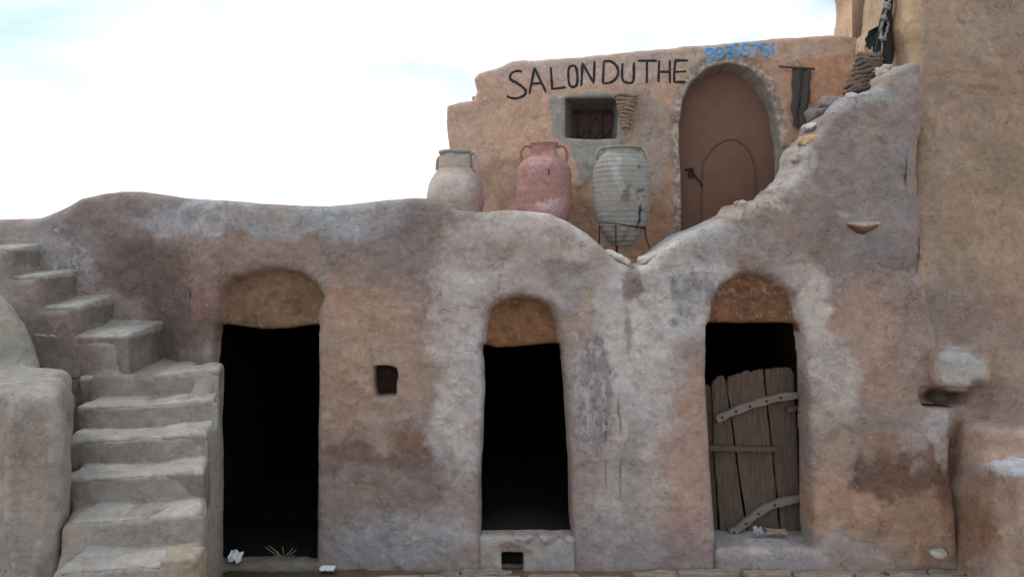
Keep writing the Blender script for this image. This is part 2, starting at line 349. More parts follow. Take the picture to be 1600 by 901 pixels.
WB = [
 (60, 365, 120, 30, (124, 117, 113), .7), (250, 330, 110, 24, (108, 102, 104), .7), (400, 345, 190, 30, (128, 125, 126), .85, .3), (560, 342, 110, 32, (124, 121, 121), .8, .3),
 (105, 405, 45, 70, (122, 118, 119), .7, .3, 1, .8), (140, 358, 60, 32, (94, 82, 78), .6), (225, 425, 80, 55, (80, 68, 62), .85), (290, 500, 80, 62, (76, 65, 60), .85), (330, 450, 70, 70, (96, 76, 67), .55),
 (390, 400, 90, 30, (120, 100, 91), .6), (655, 352, 60, 48, (94, 87, 86), .7), (600, 425, 80, 50, (108, 94, 88), .6), (520, 468, 34, 14, (124, 86, 70), .5), (330, 470, 40, 40, (104, 78, 66), .5),
 (585, 570, 100, 130, (133, 113, 98), .8), (560, 490, 60, 44, (132, 108, 92), .7), (530, 640, 40, 90, (130, 106, 90), .6), (575, 715, 74, 22, (92, 70, 58), .75), (640, 700, 34, 40, (90, 68, 56), .7), (600, 765, 70, 35, (108, 92, 82), .5),
 (605, 840, 150, 46, (122, 118, 119), .85), (520, 800, 30, 50, (116, 102, 94), .5), (700, 745, 60, 38, (98, 88, 86), .55), (690, 830, 60, 40, (120, 115, 116), .6),
 (820, 395, 135, 75, (152, 143, 138), .95, .38), (725, 560, 50, 200, (148, 140, 136), .9, .42), (690, 470, 22, 70, (142, 132, 127), .6, .3, 1, .8), (760, 395, 55, 30, (122, 105, 99), .55), (850, 375, 60, 26, (130, 116, 110), .4), (840, 440, 60, 22, (120, 108, 102), .5),
 (900, 440, 45, 34, (108, 100, 99), .65, .3, 1, .6), (985, 620, 66, 250, (142, 134, 130), .85), (930, 505, 46, 55, (128, 112, 101), .8, .2, 1, .5), (988, 520, 52, 120, (152, 147, 143), .85, .3, 1, .4), (1070, 430, 74, 96, (150, 145, 142), .9, .3, 1, .7),
 (928, 625, 34, 108, (112, 104, 106), .9, .10, .35, .9), (905, 610, 14, 110, (124, 116, 115), .6, .3, 1, 1.), (988, 448, 13, 30, (94, 76, 64), .7, .3, .5), (984, 520, 7, 42, (102, 80, 68), .6, .5, .4), (990, 410, 45, 14, (146, 142, 138), .7),
 (985, 740, 30, 100, (108, 100, 94), .6, .5, 1, .7), (1082, 465, 38, 34, (98, 97, 102), .7, .2, 1.2, .8), (1130, 375, 70, 26, (120, 116, 116), .6, .4, 1, .7), (1065, 700, 50, 140, (132, 110, 99), .75), (1035, 600, 40, 90, (136, 128, 124), .6), (1078, 640, 34, 50, (138, 112, 98), .6), (1085, 800, 26, 60, (128, 104, 94), .6),
 (900, 850, 160, 40, (114, 107, 107), .6), (1080, 845, 40, 40, (112, 96, 92), .5),
 (1340, 260, 130, 120, (110, 101, 97), .8), (1330, 400, 110, 60, (110, 100, 97), .7), (1370, 530, 100, 110, (118, 101, 94), .8), (1350, 510, 60, 60, (132, 110, 96), .65), (1400, 600, 60, 40, (128, 106, 94), .5), (1400, 280, 26, 130, (104, 102, 104), .55), (1225, 400, 60, 34, (124, 118, 115), .6, .3, 1, .7), (1360, 395, 60, 30, (108, 106, 110), .5),
 (1250, 250, 28, 60, (136, 130, 126), .7, .3, 1, .9), (1180, 320, 50, 16, (138, 128, 118), .7, .3, 1, 1.), (1350, 150, 60, 18, (120, 120, 120), .7, .3, 1, .9), (1408, 118, 26, 18, (132, 126, 120), .6),
 (1274, 500, 26, 76, (150, 141, 134), .9, .3, .6, .5), (1300, 600, 34, 84, (142, 133, 127), .85, .4, .7, .4), (1240, 425, 40, 22, (134, 124, 118), .8, .3, .6, .4), (1295, 700, 30, 70, (120, 106, 98), .5),
 (1385, 810, 155, 80, (128, 102, 84), .9), (1290, 720, 24, 70, (130, 108, 92), .6), (1400, 742, 78, 32, (84, 64, 54), .9, .3, 1.1), (1340, 748, 20, 18, (80, 64, 58), .8), (1478, 720, 28, 80, (86, 62, 50), .8), (1380, 700, 40, 24, (112, 88, 74), .6), (1300, 850, 90, 34, (120, 113, 110), .7), (1411, 270, 2.4, 26, (50, 42, 40), .9, .3, .08), (945, 672, 2.2, 28, (70, 56, 50), .8, .4, .1), (966, 650, 2.2, 36, (74, 58, 50), .7, .4, .15), (968, 740, 2.2, 34, (72, 58, 52), .7, .4, .1), (945, 735, 2., 26, (80, 66, 60), .6, .4, .1), (1440, 395, 2.4, 34, (60, 50, 46), .8, .4, .2), (1310, 335, 12, 5, (140, 134, 130), .8, .3, .4),
 (1463, 662, 26, 30, (134, 127, 124), .9, .12, .4), (1475, 700, 12, 30, (130, 120, 114), .7, .2, .5), (1350, 358, 40, 22, (118, 114, 112), .4), (345, 760, 16, 160, (126, 120, 114), .7, .4, .4)]
c = paint(cpx, cpy, (116, 103, 97), WB, 2)
dep = co[:, 1]-Fsurf(co[:, 0], co[:, 2])
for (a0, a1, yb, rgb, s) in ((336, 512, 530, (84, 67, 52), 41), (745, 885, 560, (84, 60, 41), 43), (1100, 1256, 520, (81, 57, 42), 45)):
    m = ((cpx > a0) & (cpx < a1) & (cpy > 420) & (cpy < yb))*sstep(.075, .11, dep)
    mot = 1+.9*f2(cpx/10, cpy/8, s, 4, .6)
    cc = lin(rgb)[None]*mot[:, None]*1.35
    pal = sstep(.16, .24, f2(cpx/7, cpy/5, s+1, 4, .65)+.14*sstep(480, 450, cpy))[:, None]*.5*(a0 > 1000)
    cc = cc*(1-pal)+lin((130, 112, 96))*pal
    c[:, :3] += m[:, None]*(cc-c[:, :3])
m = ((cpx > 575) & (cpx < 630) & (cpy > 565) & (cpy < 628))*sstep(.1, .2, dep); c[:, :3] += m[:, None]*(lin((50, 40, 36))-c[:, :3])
m = ((cpx > 1430) & (cpx < 1545) & (cpy > 598) & (cpy < 645))*sstep(.04, .1, dep); c[:, :3] += m[:, None]*(lin((44, 32, 26))-c[:, :3])  # shade inside the niche painted darker with depth
store = empty('storehouse', (0, 0, GZ), 'long mud plastered storehouse wall with three arched doorways under a wavy parapet', 'building')
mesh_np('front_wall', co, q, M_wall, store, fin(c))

def boxmesh(name, lo, hi, mat, parent=None, inward=False):
    x0, y0, z0 = lo; x1, y1, z1 = hi
    v = np.array([(x0, y0, z0), (x1, y0, z0), (x1, y1, z0), (x0, y1, z0), (x0, y0, z1), (x1, y0, z1), (x1, y1, z1), (x0, y1, z1)])
    f = np.array([(0, 3, 2, 1), (4, 5, 6, 7), (0, 1, 5, 4), (1, 2, 6, 5), (2, 3, 7, 6), (3, 0, 4, 7)])
    if inward: f = np.delete(f, 2, 0)
    return mesh_np(name, v, f, mat, parent, smooth=False)
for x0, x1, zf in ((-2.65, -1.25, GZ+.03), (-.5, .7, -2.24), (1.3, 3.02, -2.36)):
    boxmesh('room', (x0, .53, zf-.02), (x1, 4.2, -.32), M_roomdark, store, True)
    boxmesh('room_floor', (x0, .10, zf-.3), (x1, .9, zf), M_roomdark, store)
boxmesh('roof', (-5.5, .50, -.31), (3.3, 4.3, -.25), M_earth, store)
boxmesh('roof_step', (-1.6, .50, -.249), (.72, 1.55, .0), M_earth, store)
for x0 in (-5.5, 3.0): boxmesh('end_wall', (x0, .56, GZ-.1), (x0+.2, 4.3, -.31), M_earth, store)
boxmesh('back_wall', (-5.5, 4.3, GZ-.1), (3.2, 4.5, -.25), M_earth, store)

def blob_obj(name, fn, lo, hi, h, mat, parent, base, blobs=(), seed=1, g=None, post=None):
    co, q = nets(fn, lo, hi, h)
    d = D+co[:, 1]; px = 800+co[:, 0]*FPX/d; py = HOR-co[:, 2]*FPX/d
    c = paint(px, py, base, blobs, seed)
    if post: c = post(co, c)
    return mesh_np(name, co, q, mat, parent, fin(c, g))
def rbox(X, Y, Z, lo, hi, r):
    cx = [(a+b)/2 for a, b in zip(lo, hi)]; hx = [(b-a)/2-r for a, b in zip(lo, hi)]
    qx = np.abs(X-cx[0])-hx[0]; qy = np.abs(Y-cx[1])-hx[1]; qz = np.abs(Z-cx[2])-hx[2]
    return np.sqrt(np.maximum(qx, 0)**2+np.maximum(qy, 0)**2+np.maximum(qz, 0)**2)+np.minimum(np.maximum(qx, np.maximum(qy, qz)), 0)-r
def nz3(X, Y, Z, a, s, seed=0):
    X, Y, Z = np.broadcast_arrays(X, Y, Z); return a*f3(X*s, Y*s, Z*s, seed, 3)
# thresholds
def th2(X, Y, Z):
    v = rbox(X, Y, Z, (-.262, -.04, GZ-.08), (.495, .34, -2.275), .035)+nz3(X, Y, Z, .025, 6, 3)
    h = np.maximum(np.maximum(np.abs(X-.002)-.085, np.abs(Z+2.475)-.075)+0*Y, Y-.26)+nz3(X, Y, Z, .012, 12, 5)
    return smax(v, -h, .012)
blob_obj('threshold', th2, (-.32, -.12, GZ-.1), (.55, .36, -2.18), .014, M_wall, store, (126, 118, 112), [(800, 855, 30, 10, (90, 70, 60), .6, .5, .4), (840, 833, 60, 7, (80, 62, 56), .6), (870, 865, 40, 20, (122, 120, 124), .6)], 3)
def th1(X, Y, Z): return rbox(X, Y, Z, (-2.42, -.05, GZ-.08), (-1.44, .13, -2.48), .05)+nz3(X, Y, Z, .05, 6, 11)
blob_obj('threshold', th1, (-2.47, -.12, GZ-.1), (-1.4, .36, -2.38), .016, M_wall, store, (96, 90, 83), [], 9)
def th3(X, Y, Z): return rbox(X, Y, Z, (1.565, -.09, GZ-.08), (2.60, .34, -2.35+.0*X), .055)+nz3(X, Y, Z, .035, 4, 7)
blob_obj('threshold', th3, (1.5, -.16, GZ-.1), (2.68, .36, -2.2), .016, M_wall, store, (120, 113, 112), [(1200, 850, 60, 12, (138, 131, 130), .6), (1150, 870, 40, 10, (112, 96, 92), .5)], 4)
# rubble showing along the broken edge of the sloping wall
er = random.Random(3)
for (ex, ey) in ((1163, 327), (1178, 325), (1204, 315), (1218, 303), (1240, 283), (1253, 251), (1266, 222), (1300, 186), (1336, 157), (1390, 120)):
    cc_ = W(ex+er.uniform(-3, 2), ey+er.uniform(-2, 2), er.uniform(.05, .16)); ss_ = (er.uniform(.045, .09), er.uniform(.07, .11), er.uniform(.028, .045)); ro_ = er.uniform(-.9, .3); sd0 = er.randrange(99)
    def fe(X, Y, Z):
        x = X-cc_[0]; y = Y-cc_[1]; z = Z-cc_[2]; x, z = x*math.cos(ro_)+z*math.sin(ro_), -x*math.sin(ro_)+z*math.cos(ro_)
        return ((np.abs(x/ss_[0])**5+np.abs(y/ss_[1])**5+np.abs(z/ss_[2])**5)**(1/5.)-1)*ss_[2]+nz3(X, Y, Z, .05, 16, sd0)
    blob_obj('stone', fe, [a-.14 for a in cc_], [a+.14 for a in cc_], .011, M_wall, store, er.choice([(146, 136, 124), (150, 124, 98), (132, 122, 112), (138, 132, 128)]), [], sd0)
# projecting stone in the wall at right
def lug(X, Y, Z):
    p0 = W(1322, 346, -.1); p1 = W(1377, 366, -.1)
    v = rbox(X, Y, Z+.25*(X-2.7)*0, (p0.x, -.14, -.035+W(0, 355).z), (p1.x, .15, W(0, 346).z), .012)
    v = np.maximum(v, (W(0, 368).z-Z)+.9*np.maximum(X-2.73, 0)*.55+.35*np.maximum(2.66-X, 0)-.0*Y)
    return v+nz3(X, Y, Z, .03, 14, 9)
def lug(X, Y, Z):
    zt = W(0, 346, -.1).z; t = Z-zt+.02*(Y+.1)*0
    bot = (W(0, 371, -.1).z+.45*np.maximum(X-2.72, 0)+.7*np.maximum(2.67-X, 0)+.35*np.maximum(-(Y-.02), 0))-Z
    v = smax(smax(t, bot, .02), np.maximum(np.maximum(2.565-X, X-2.83), -.12-Y), .03)
    return np.maximum(v, Y-.2)+nz3(X, Y, Z, .03, 14, 9)
blob_obj('projecting_stone', lug, (2.5, -.2, W(0, 386).z), (2.9, .22, W(0, 338).z), .011, M_tower, store, (98, 74, 58), [(1350, 346, 60, 5, (146, 132, 120), .9, .3, .2)], 5, g=1.3)

# ------------------------------------------------------------------ staircase
stair = empty('staircase', (-2.3, -1, GZ), 'plastered mud staircase of worn steps turning left up to the roof', 'stairs')
SB = [(230, 600, 40, 20, (120, 104, 94), .5), (200, 690, 60, 14, (96, 88, 80), .6), (260, 690, 40, 12, (124, 106, 94), .5), (190, 762, 60, 14, (120, 104, 92), .5), (240, 770, 60, 10, (88, 76, 68), .5), (160, 830, 60, 20, (100, 90, 78), .6), (250, 820, 50, 20, (112, 94, 84), .5)]
RP = [342, 339, 322, 318, 313, 306, 299, 292, 284, 276]; LP_ = [148, 146, 116, 117, 104, 90, 78, 66, 50, 36]
FLY = [-2.65, -2.35, -2.05, -1.75, -1.45, -1.15, -.85, -.55, -.25, .3]; FLX = [-1.441, -1.546, -1.649, -1.75, -1.846, -1.948, -2.04, -2.115, -2.195, -2.33]
def stepbox(k, x0, x1, y0, y1, zt, zb, seed, tilt=.02, sl=.05):
    xc = (x0+x1)/2
    def fn(X, Y, Z):
        top = Z-(zt+tilt*(X-xc)/.5+sl*(Y-y0)-.022*np.exp(-((X-xc)/.25)**2))
        fr = y0-Y+.025*np.cos((X-xc)*3.)
        sd_ = np.maximum(x0-X, X-(np.interp(Y, FLY, FLX) if k >= 0 else x1))
        if k == 0: sd_ = np.maximum(sd_, np.minimum(Y+.02, X+2.5))
        v = smax(smax(top, fr, .026), sd_, .035)
        return np.maximum(np.maximum(v, Y-y1), zb-Z)+nz3(X, Y, Z, .030, 5, seed)+nz3(X, Y, Z, .014, 22, seed+1)
    def mud(co, c):      # sky-lit tread paler, shaded riser darker, painted into the colour
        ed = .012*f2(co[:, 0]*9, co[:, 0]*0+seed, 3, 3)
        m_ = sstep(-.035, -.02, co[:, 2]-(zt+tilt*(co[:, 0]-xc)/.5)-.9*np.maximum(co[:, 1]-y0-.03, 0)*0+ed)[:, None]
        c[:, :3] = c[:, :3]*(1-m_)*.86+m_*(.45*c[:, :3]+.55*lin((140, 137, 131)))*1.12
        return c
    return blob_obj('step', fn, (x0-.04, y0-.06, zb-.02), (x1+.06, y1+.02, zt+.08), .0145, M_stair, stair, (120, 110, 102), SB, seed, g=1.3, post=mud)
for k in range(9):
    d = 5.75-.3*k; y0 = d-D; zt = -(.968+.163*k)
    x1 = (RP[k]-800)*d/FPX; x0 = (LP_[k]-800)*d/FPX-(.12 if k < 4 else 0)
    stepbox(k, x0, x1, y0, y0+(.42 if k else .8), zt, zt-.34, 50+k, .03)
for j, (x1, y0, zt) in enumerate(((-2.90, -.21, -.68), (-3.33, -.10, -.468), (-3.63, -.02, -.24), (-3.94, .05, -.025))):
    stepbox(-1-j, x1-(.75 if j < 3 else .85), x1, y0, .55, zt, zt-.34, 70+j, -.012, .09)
def sbase(X, Y, Z):
    # mass of the lower flight: flank at right follows the splay of the steps
    d = Y+D; k = (5.75-d)/.3
    kk = np.ceil(np.maximum(k, -.001)-1e-6); xl_ = np.interp(Y, [-2.9, -1.75, -.25, .3], [-2.3, -2.55, -3.15, -3.2]); xr_ = np.interp(Y, [-2.9, -1.75, -.25, .3], [-1.30, -1.745, -2.18, -2.33])
    zs = -(.968+.163*kk)-.028+.06*(X-(xl_+xr_)/2)+.05*(Y-(-.25-.3*kk))
    xr = np.interp(Y, FLY, FLX)+.008
    xl = np.interp(Y, [-2.9, -1.75, -.25, .3], [-2.3, -2.55, -3.15, -3.2])
    a = smax(smax(Z-zs, X-xr-.02*np.sin(Y*7+Z), .03), xl-X, .05)
    a = np.maximum(a, -2.72-Y)
    # flank rib beside the doorway
    rib = smax(smax(np.abs(X+2.335+.14*(Y+.0))-.075, np.maximum(Y+.0, -.45-Y), .06), Z-(-.93+.5*np.minimum(Y+.1, 0)), .06)
    # mass under the upper flight
    zz = np.interp(X, [-4.8, -3.97, -3.91, -3.66, -3.60, -3.36, -3.30, -2.8], [-.03, -.03, -.25, -.25, -.48, -.48, -.71, -.71])-.035
    b = smax(smax(Z-zz, -.205-.03*np.sin(X*4)-Y-.05*sstep(-.8, -2, Z)+.16*sstep(-3.3, -3.9, X)*sstep(-.6, -.2, Z), .05), X+2.97, .1)
    v = smin(smin(a, rib, .06), b, .12); v = np.maximum(v, np.minimum(Y+.0, X+2.5))
    v = np.maximum(v, Y-.5)
    return v+nz3(X, Y, Z, .03, 3, 81)+nz3(X, Y, Z, .012, 13, 83)
blob_obj('stair_base', sbase, (-4.75, -2.8, GZ-.1), (-1.2, .5, .02), .021, M_stair, stair, (126, 116, 108), [(90, 520, 60, 80, (108, 95, 91), .8), (50, 440, 60, 30, (112, 96, 88), .6), (140, 590, 30, 70, (110, 90, 82), .7), (335, 720, 16, 160, (130, 126, 120), .8, .4, .4)], 6, g=1.3)
def para(X, Y, Z):
    xr = np.interp(Y, [-2.9, -1.4, -.75], [-2.25, -2.70, -3.05])
    a = smax(smax(Z-(-.872+.03*np.sin(X*5)), (-1.42-.10*sstep(-1., -2.4, Z))-Y, .10), X-xr, .10)
    a = smax(a, Y+.62, .1)
    e = (np.sqrt(((X+3.92)/.60)**2+((Y+.55)/.34)**2+((Z+1.25)/.98)**2)-1)*.34
    v = smin(a, e, .08)
    # finger-drawn ridges running down the face
    rg = .055*np.exp(-((X+2.90+.09*(Z+1.6)+.05*np.sin(Z*3.1))/.04)**2)*sstep(-.9, -1.05, Z)+.045*np.exp(-((X+2.77+.05*np.sin(Z*2.3+1))/.035)**2)*sstep(-.95, -1.2, Z)+.03*np.exp(-((X+3.25+.12*np.sin(Z*1.7))/.07)**2)*sstep(-1.1, -1.5, Z)
    return v-rg*(Z < -.9)+nz3(X, Y, Z, .06, 2.2, 91)+nz3(X, Y, Z, .012, 14, 93)
parapet = empty('stair_buttress', (-3.3, -1.1, GZ), 'rounded pale mud buttress at the far left of the stairs', 'buttress')
blob_obj('buttress_body', para, (-4.8, -1.75, GZ-.1), (-2.5, -.15, -.2), .02, M_stair, parapet, (134, 125, 117), [(20, 520, 50, 80, (130, 124, 112), .7), (50, 592, 70, 12, (140, 134, 126), .6), (85, 680, 16, 70, (136, 130, 124), .7, .4, .4), (40, 720, 50, 60, (126, 112, 102), .6)], 7, g=1.22)
# rough block let into the lowest step
bs = empty('corner_block', W(277, 901, -1.8), 'rough yellowish stone block set in the corner of the lowest step', 'stone')
p0 = W(250, 870, -1.80); p1 = W(304, 902, -1.80)
blob_obj('block', lambda X, Y, Z: rbox(X, Y, Z, (p0.x, -1.815, p1.z-.12), (p1.x, -1.6, p0.z), .02)+nz3(X, Y, Z, .05, 12, 97), (p0.x-.03, -1.86, p1.z-.14), (p1.x+.03, -1.58, p0.z+.03), .012, M_tower, bs, (132, 120, 106), [], 8, g=1.2)

# ------------------------------------------------------------------ tower at right
TX = (1428-800)*(D+.15)/FPX
tower = empty('tower', (4.2, 1, GZ), 'tall tan mud building rising out of the picture at the right', 'building')
def Ft(x, z): return .15+.06*f2(x*1.1, z*1.1, 14, 2)+.05*f2(x*3.2, z*2.4, 15, 3)+.014*f2(x*8, z*10, 17, 3)+.010*f2(x*17, z*24, 19, 2)
def tow(X, Y, Z):
    x, z = np.broadcast_arrays(X[:, 0, :], Z[0]); f = Ft(x, z)
    v = smax(f[:, None, :]-Y, TX+.035*np.sin(Z*2.3+Y)+.012*np.sin(Z*9+1)+.008*np.sin(Z*17)-X, .09)
    v = np.maximum(v, Y-1.72)
    b0 = W(1466, 547, .0); b1 = W(1541, 604, .0)
    blk = rbox(X, Y, Z, (b0.x-.05, -.10, b1.z), (b1.x, .4, b0.z), .05)+.02*n2(x*8, z*8, 4)[:, None, :]+.25*np.maximum(-Y+.1, 0)*0
    v = smin(v, blk, .06)
    ni = polysdf(800+x*FPX/6.15, HOR-z*FPX/6.15, [(1420, 607), (1520, 604), (1537, 602), (1532, 612), (1510, 634), (1490, 642), (1420, 640)])/195
    v = smax(v, -np.maximum(ni[:, None, :]+.9*np.maximum(Y-.12, 0), Y-.36), .03)
    dt = polysdf(800+x*FPX/6.15, HOR-z*FPX/6.15, [(1522, 126), (1560, 124), (1562, 138), (1520, 137)])/195
    return v-.014*sstep(.02, -.02, dt)[:, None, :]
TB = [(1530, 100, 200, 150, (128, 111, 96), .8), (1540, 130, 22, 7, (134, 110, 92), .8, .4, .2), (1560, 330, 130, 90, (126, 108, 90), .7), (1500, 480, 70, 70, (106, 95, 90), .7), (1560, 500, 80, 60, (116, 100, 92), .6), (1560, 435, 60, 30, (132, 112, 94), .6), (1570, 470, 60, 10, (118, 96, 84), .6),
      (1500, 575, 42, 32, (140, 136, 134), .95, .15, .35), (1520, 612, 34, 22, (86, 64, 52), .85), (1478, 619, 42, 14, (46, 34, 28), .95, .3, .2), (1560, 620, 60, 40, (112, 97, 90), .6), (1500, 640, 40, 40, (112, 96, 90), .6), (1490, 740, 30, 90, (92, 66, 52), .85), (1455, 250, 24, 90, (112, 102, 92), .5), (1530, 70, 40, 14, (138, 124, 112), .5), (1470, 30, 40, 60, (142, 122, 104), .6), (1540, 250, 60, 30, (118, 104, 88), .5)]  # dark blobs inside the niche are its shade, painted on
co, q = nets(tow, (3.1, -.1, GZ-.1), (5.3, 1.75, 3.0), (.021, .026, .021))
d_ = D+np.minimum(co[:, 1], .3); tpx = 800+co[:, 0]*FPX/d_; tpy = HOR-co[:, 2]*FPX/d_
tpx = tpx-np.maximum(co[:, 1]-.3, 0)*90
c = paint(tpx, tpy, (136, 118, 104), TB, 12)
side = sstep(TX+.09, TX+.03, co[:, 0])[:, None]*.8; c[:, :3] = c[:, :3]*(1-side)+side*lin((166, 140, 114))*(1+.5*f2(co[:, 1]*3, co[:, 2]*1.2, 3, 3))[:, None]  # left-facing side painted lighter, light put into the plaster colour
mesh_np('wall', co, q, M_tower, tower, fin(c, 1.4))
# short pilaster on the tower side above the tea room parapet
boxmesh('pilaster', (TX-.03, 1.02, 1.87), (TX+.06, 1.20, 3.0), simple('pilaster_plaster', A((130, 108, 92), 1.5), .9, 9, .25, .3), tower)
# stepped bench
bench = empty('stepped_bench', (4, -.3, GZ), 'two tiered orange mud bench at far right with white lime on its lower ledge', 'bench')
def ben(X, Y, Z):
    xl = 3.56+.0*Y
    a = smax(smax(Z-W(0, 657, .1).z+.02*(X-3.8), -.20-Y-.05*sstep(-1.4, -2.4, Z), .07), xl-X-.12*(Z+1.5)*0+.25*np.minimum(Y-.1, 0)*0, .09)
    zt = -(712-380)*(D-.21)/FPX
    b = smax(smax(Z-(zt-.0+.04*(Y+.2)), -.62-Y-.10*sstep(-1.7, -2.5, Z), .06), xl+.02-X-.25*(Y+.2)*0, .09)
    fl = smax(smax(.04*0-Y-.55+0*X, xl-.0-X-.10*np.maximum(-1.5-Z, 0), .1), Z-zt+.3, .1)
    v = smin(smin(a, b, .05), np.maximum(fl, -2.+0*X), .12)
    return np.maximum(v, Y-.3)+nz3(X, Y, Z, .05, 2.6, 101)+nz3(X, Y, Z, .014, 13, 103)
blob_obj('bench_body', ben, (3.35, -.85, GZ-.1), (5.3, .35, -1.2), .021, M_tower, bench, (146, 126, 114), [(1580, 728, 50, 14, (170, 168, 170), .95, .15, .35), (1560, 690, 60, 24, (136, 110, 92), .6), (1540, 800, 40, 60, (122, 92, 70), .7), (1520, 840, 30, 60, (110, 84, 64), .6), (1590, 780, 30, 30, (134, 112, 96), .6), (1590, 850, 40, 40, (140, 118, 100), .6)], 13, g=1.3)

# ------------------------------------------------------------------ tea room
SL = .15; Y0 = 1.1
def yf(x): return Y0+SL*(3.2-x)
def U(px, py, off=0.):                        # pixel -> point on the facade plane, moved off toward the back
    d = (D+Y0+SL*3.2+off)/(1+SL*(px-800)/FPX)
    return Vector(((px-800)*d/FPX, d-D, (HOR-py)*d/FPX))
def pxf(x, z, off=0.):
    d = D+yf(x)+off; return 800+x*FPX/d, HOR-z*FPX/d
FTOP = [(698, 620), (700, 300), (702, 235), (697, 190), (698, 164), (716, 159), (740, 156), (745, 142), (740, 122), (747, 113), (780, 104), (797, 94), (870, 90), (960, 82), (1050, 73), (1140, 65), (1230, 57), (1300, 53), (1345, 57), (1420, 57), (1420, 620)]
FD = [(1066, 640), (1065, 300), (1062, 205), (1067, 155), (1080, 126), (1106, 104), (1140, 96), (1172, 104), (1197, 128), (1212, 165), (1220, 220), (1225, 300), (1226, 640)]
FWN = [(879, 152), (905, 149), (966, 146), (967, 180), (964, 216), (930, 218), (882, 215), (878, 180)]
def Ff(x, z):
    px, py = pxf(x, z)
    f = yf(x)+.05*f2(x*1.2, z*1.2, 24, 2)+.028*f2(x*4, z*4, 25, 3)+.009*f2(x*14, z*14, 27, 3)
    a = polysdf(px, py, FD); rim = sstep(17, 9, a)*sstep(0, 3, a)
    f = f+.022*rim*sstep(-.1, .12, f2(px/9, py/12, 28, 3)+.1)
    cm = polysdf(px, py, [(857, 153), (880, 150), (925, 143), (990, 148), (985, 190), (970, 235), (900, 300), (885, 230), (862, 205)])+6*f2(px/8, py/8, 29, 3)
    return f-.012*sstep(2, -2, cm)
def house(X, Y, Z):
    x, z = np.broadcast_arrays(X[:, 0, :], Z[0]); px, py = pxf(x, z)
    o = polysdf(px, py, FTOP)/165+.022*f2(x*7, z*7, 30, 3)
    f = Ff(x, z); v = smax(smax(f[:, None, :]-Y, o[:, None, :], .06), Y-(yf(x)+.42)[:, None, :], .05)
    wp = .01*f2(x*9, z*9, 32, 3)
    a = polysdf(px, py, FD)/165+wp; v = smax(v, -(a[:, None, :]+(.04+.24*sstep(190, 110, py))[:, None, :]*np.clip(Y-f[:, None, :], 0, .5)), .03)
    b = polysdf(px, py, FWN)/165+wp
    sp = np.clip(Y-f[:, None, :], 0, .4)
    b2 = polysdf(px-0, py, [(884, 152), (967, 150), (967, 218), (884, 218)])/165
    bb = np.maximum(b[:, None, :]+.05*sp, (.0+(-1.0*(px-882)/165))[:, None, :]+.32*sp)
    bb = np.maximum(bb, ((152-py)/165)[:, None, :]+.22*sp)
    return smax(v, -bb, .02)
co, q = nets(house, (-.75, 1.0, -.35), (3.35, 2.2, 2.1), (.0155, .022, .0155))
hpx, hpy = pxf(co[:, 0], co[:, 2])
HB = [(760, 180, 80, 70, (164, 138, 122), .7), (900, 100, 160, 30, (164, 144, 134), .8), (1060, 85, 120, 20, (156, 140, 130), .7), (800, 200, 60, 50, (166, 136, 112), .6), (780, 290, 60, 50, (140, 116, 98), .8), (900, 330, 60, 50, (124, 98, 80), .8), (1010, 200, 40, 60, (142, 122, 112), .8), (1035, 260, 30, 90, (140, 116, 98), .7), (1000, 350, 60, 60, (134, 102, 80), .8),
      (1280, 120, 60, 50, (164, 124, 100), .85), (1290, 70, 90, 14, (164, 142, 126), .8), (1230, 90, 30, 20, (160, 138, 124), .6), (1230, 220, 20, 60, (150, 120, 100), .6), (1240, 260, 20, 40, (150, 118, 92), .6), (840, 95, 90, 8, (150, 142, 138), .5), (1020, 225, 24, 70, (140, 132, 124), .5, .2, .6, .8)]
c = paint(hpx, hpy, (162, 134, 116), HB, 22)
cm = polysdf(hpx, hpy, [(857, 153), (880, 150), (925, 143), (990, 148), (985, 190), (970, 235), (912, 290), (892, 235), (862, 205)])+9*f2(hpx/9, hpy/9, 29, 4)
m = sstep(1.2, -1.2, cm)[:, None]*.92; c[:, :3] += m*(lin((130, 127, 120))*(1+.4*f2(hpx/14, hpy/14, 61, 3))[:, None]-c[:, :3])
a = polysdf(hpx, hpy, FD); hd = co[:, 1]-Ff(co[:, 0], co[:, 2])
rim = (sstep(15, 9, a+10*f2(hpx/12, hpy/12, 62, 3)))[:, None]
pe = sstep(-.03, .05, f2(hpx/5, hpy/6, 63, 4, .65))[:, None]
c[:, :3] += rim*((lin((160, 145, 130))*pe+lin((126, 112, 101))*(1-pe))-c[:, :3]); c[:, 3:] += rim*(.7-c[:, 3:])
rv = (sstep(.0, .02, hd)*sstep(9, 1, a))[:, None]; c[:, :3] += rv*(lin((124, 119, 112))-c[:, :3])
wn = (sstep(.02, .05, hd)*(hpx > 872)*(hpx < 975)*(hpy > 140)*(hpy < 226))[:, None]; c[:, :3] += wn*(lin((100, 97, 92))-c[:, :3])
tea = empty('tea_room', (1.4, 1.5, -.25), 'orange plastered upper room painted SALON DU THE with an arched brown door', 'building')
mesh_np('facade', co, q, M_house, tea, fin(c, 1.35))
boxmesh('rear_wall', (-.42, 2.12, -.25), (3.2, 4.2, 1.55), M_earth, tea)

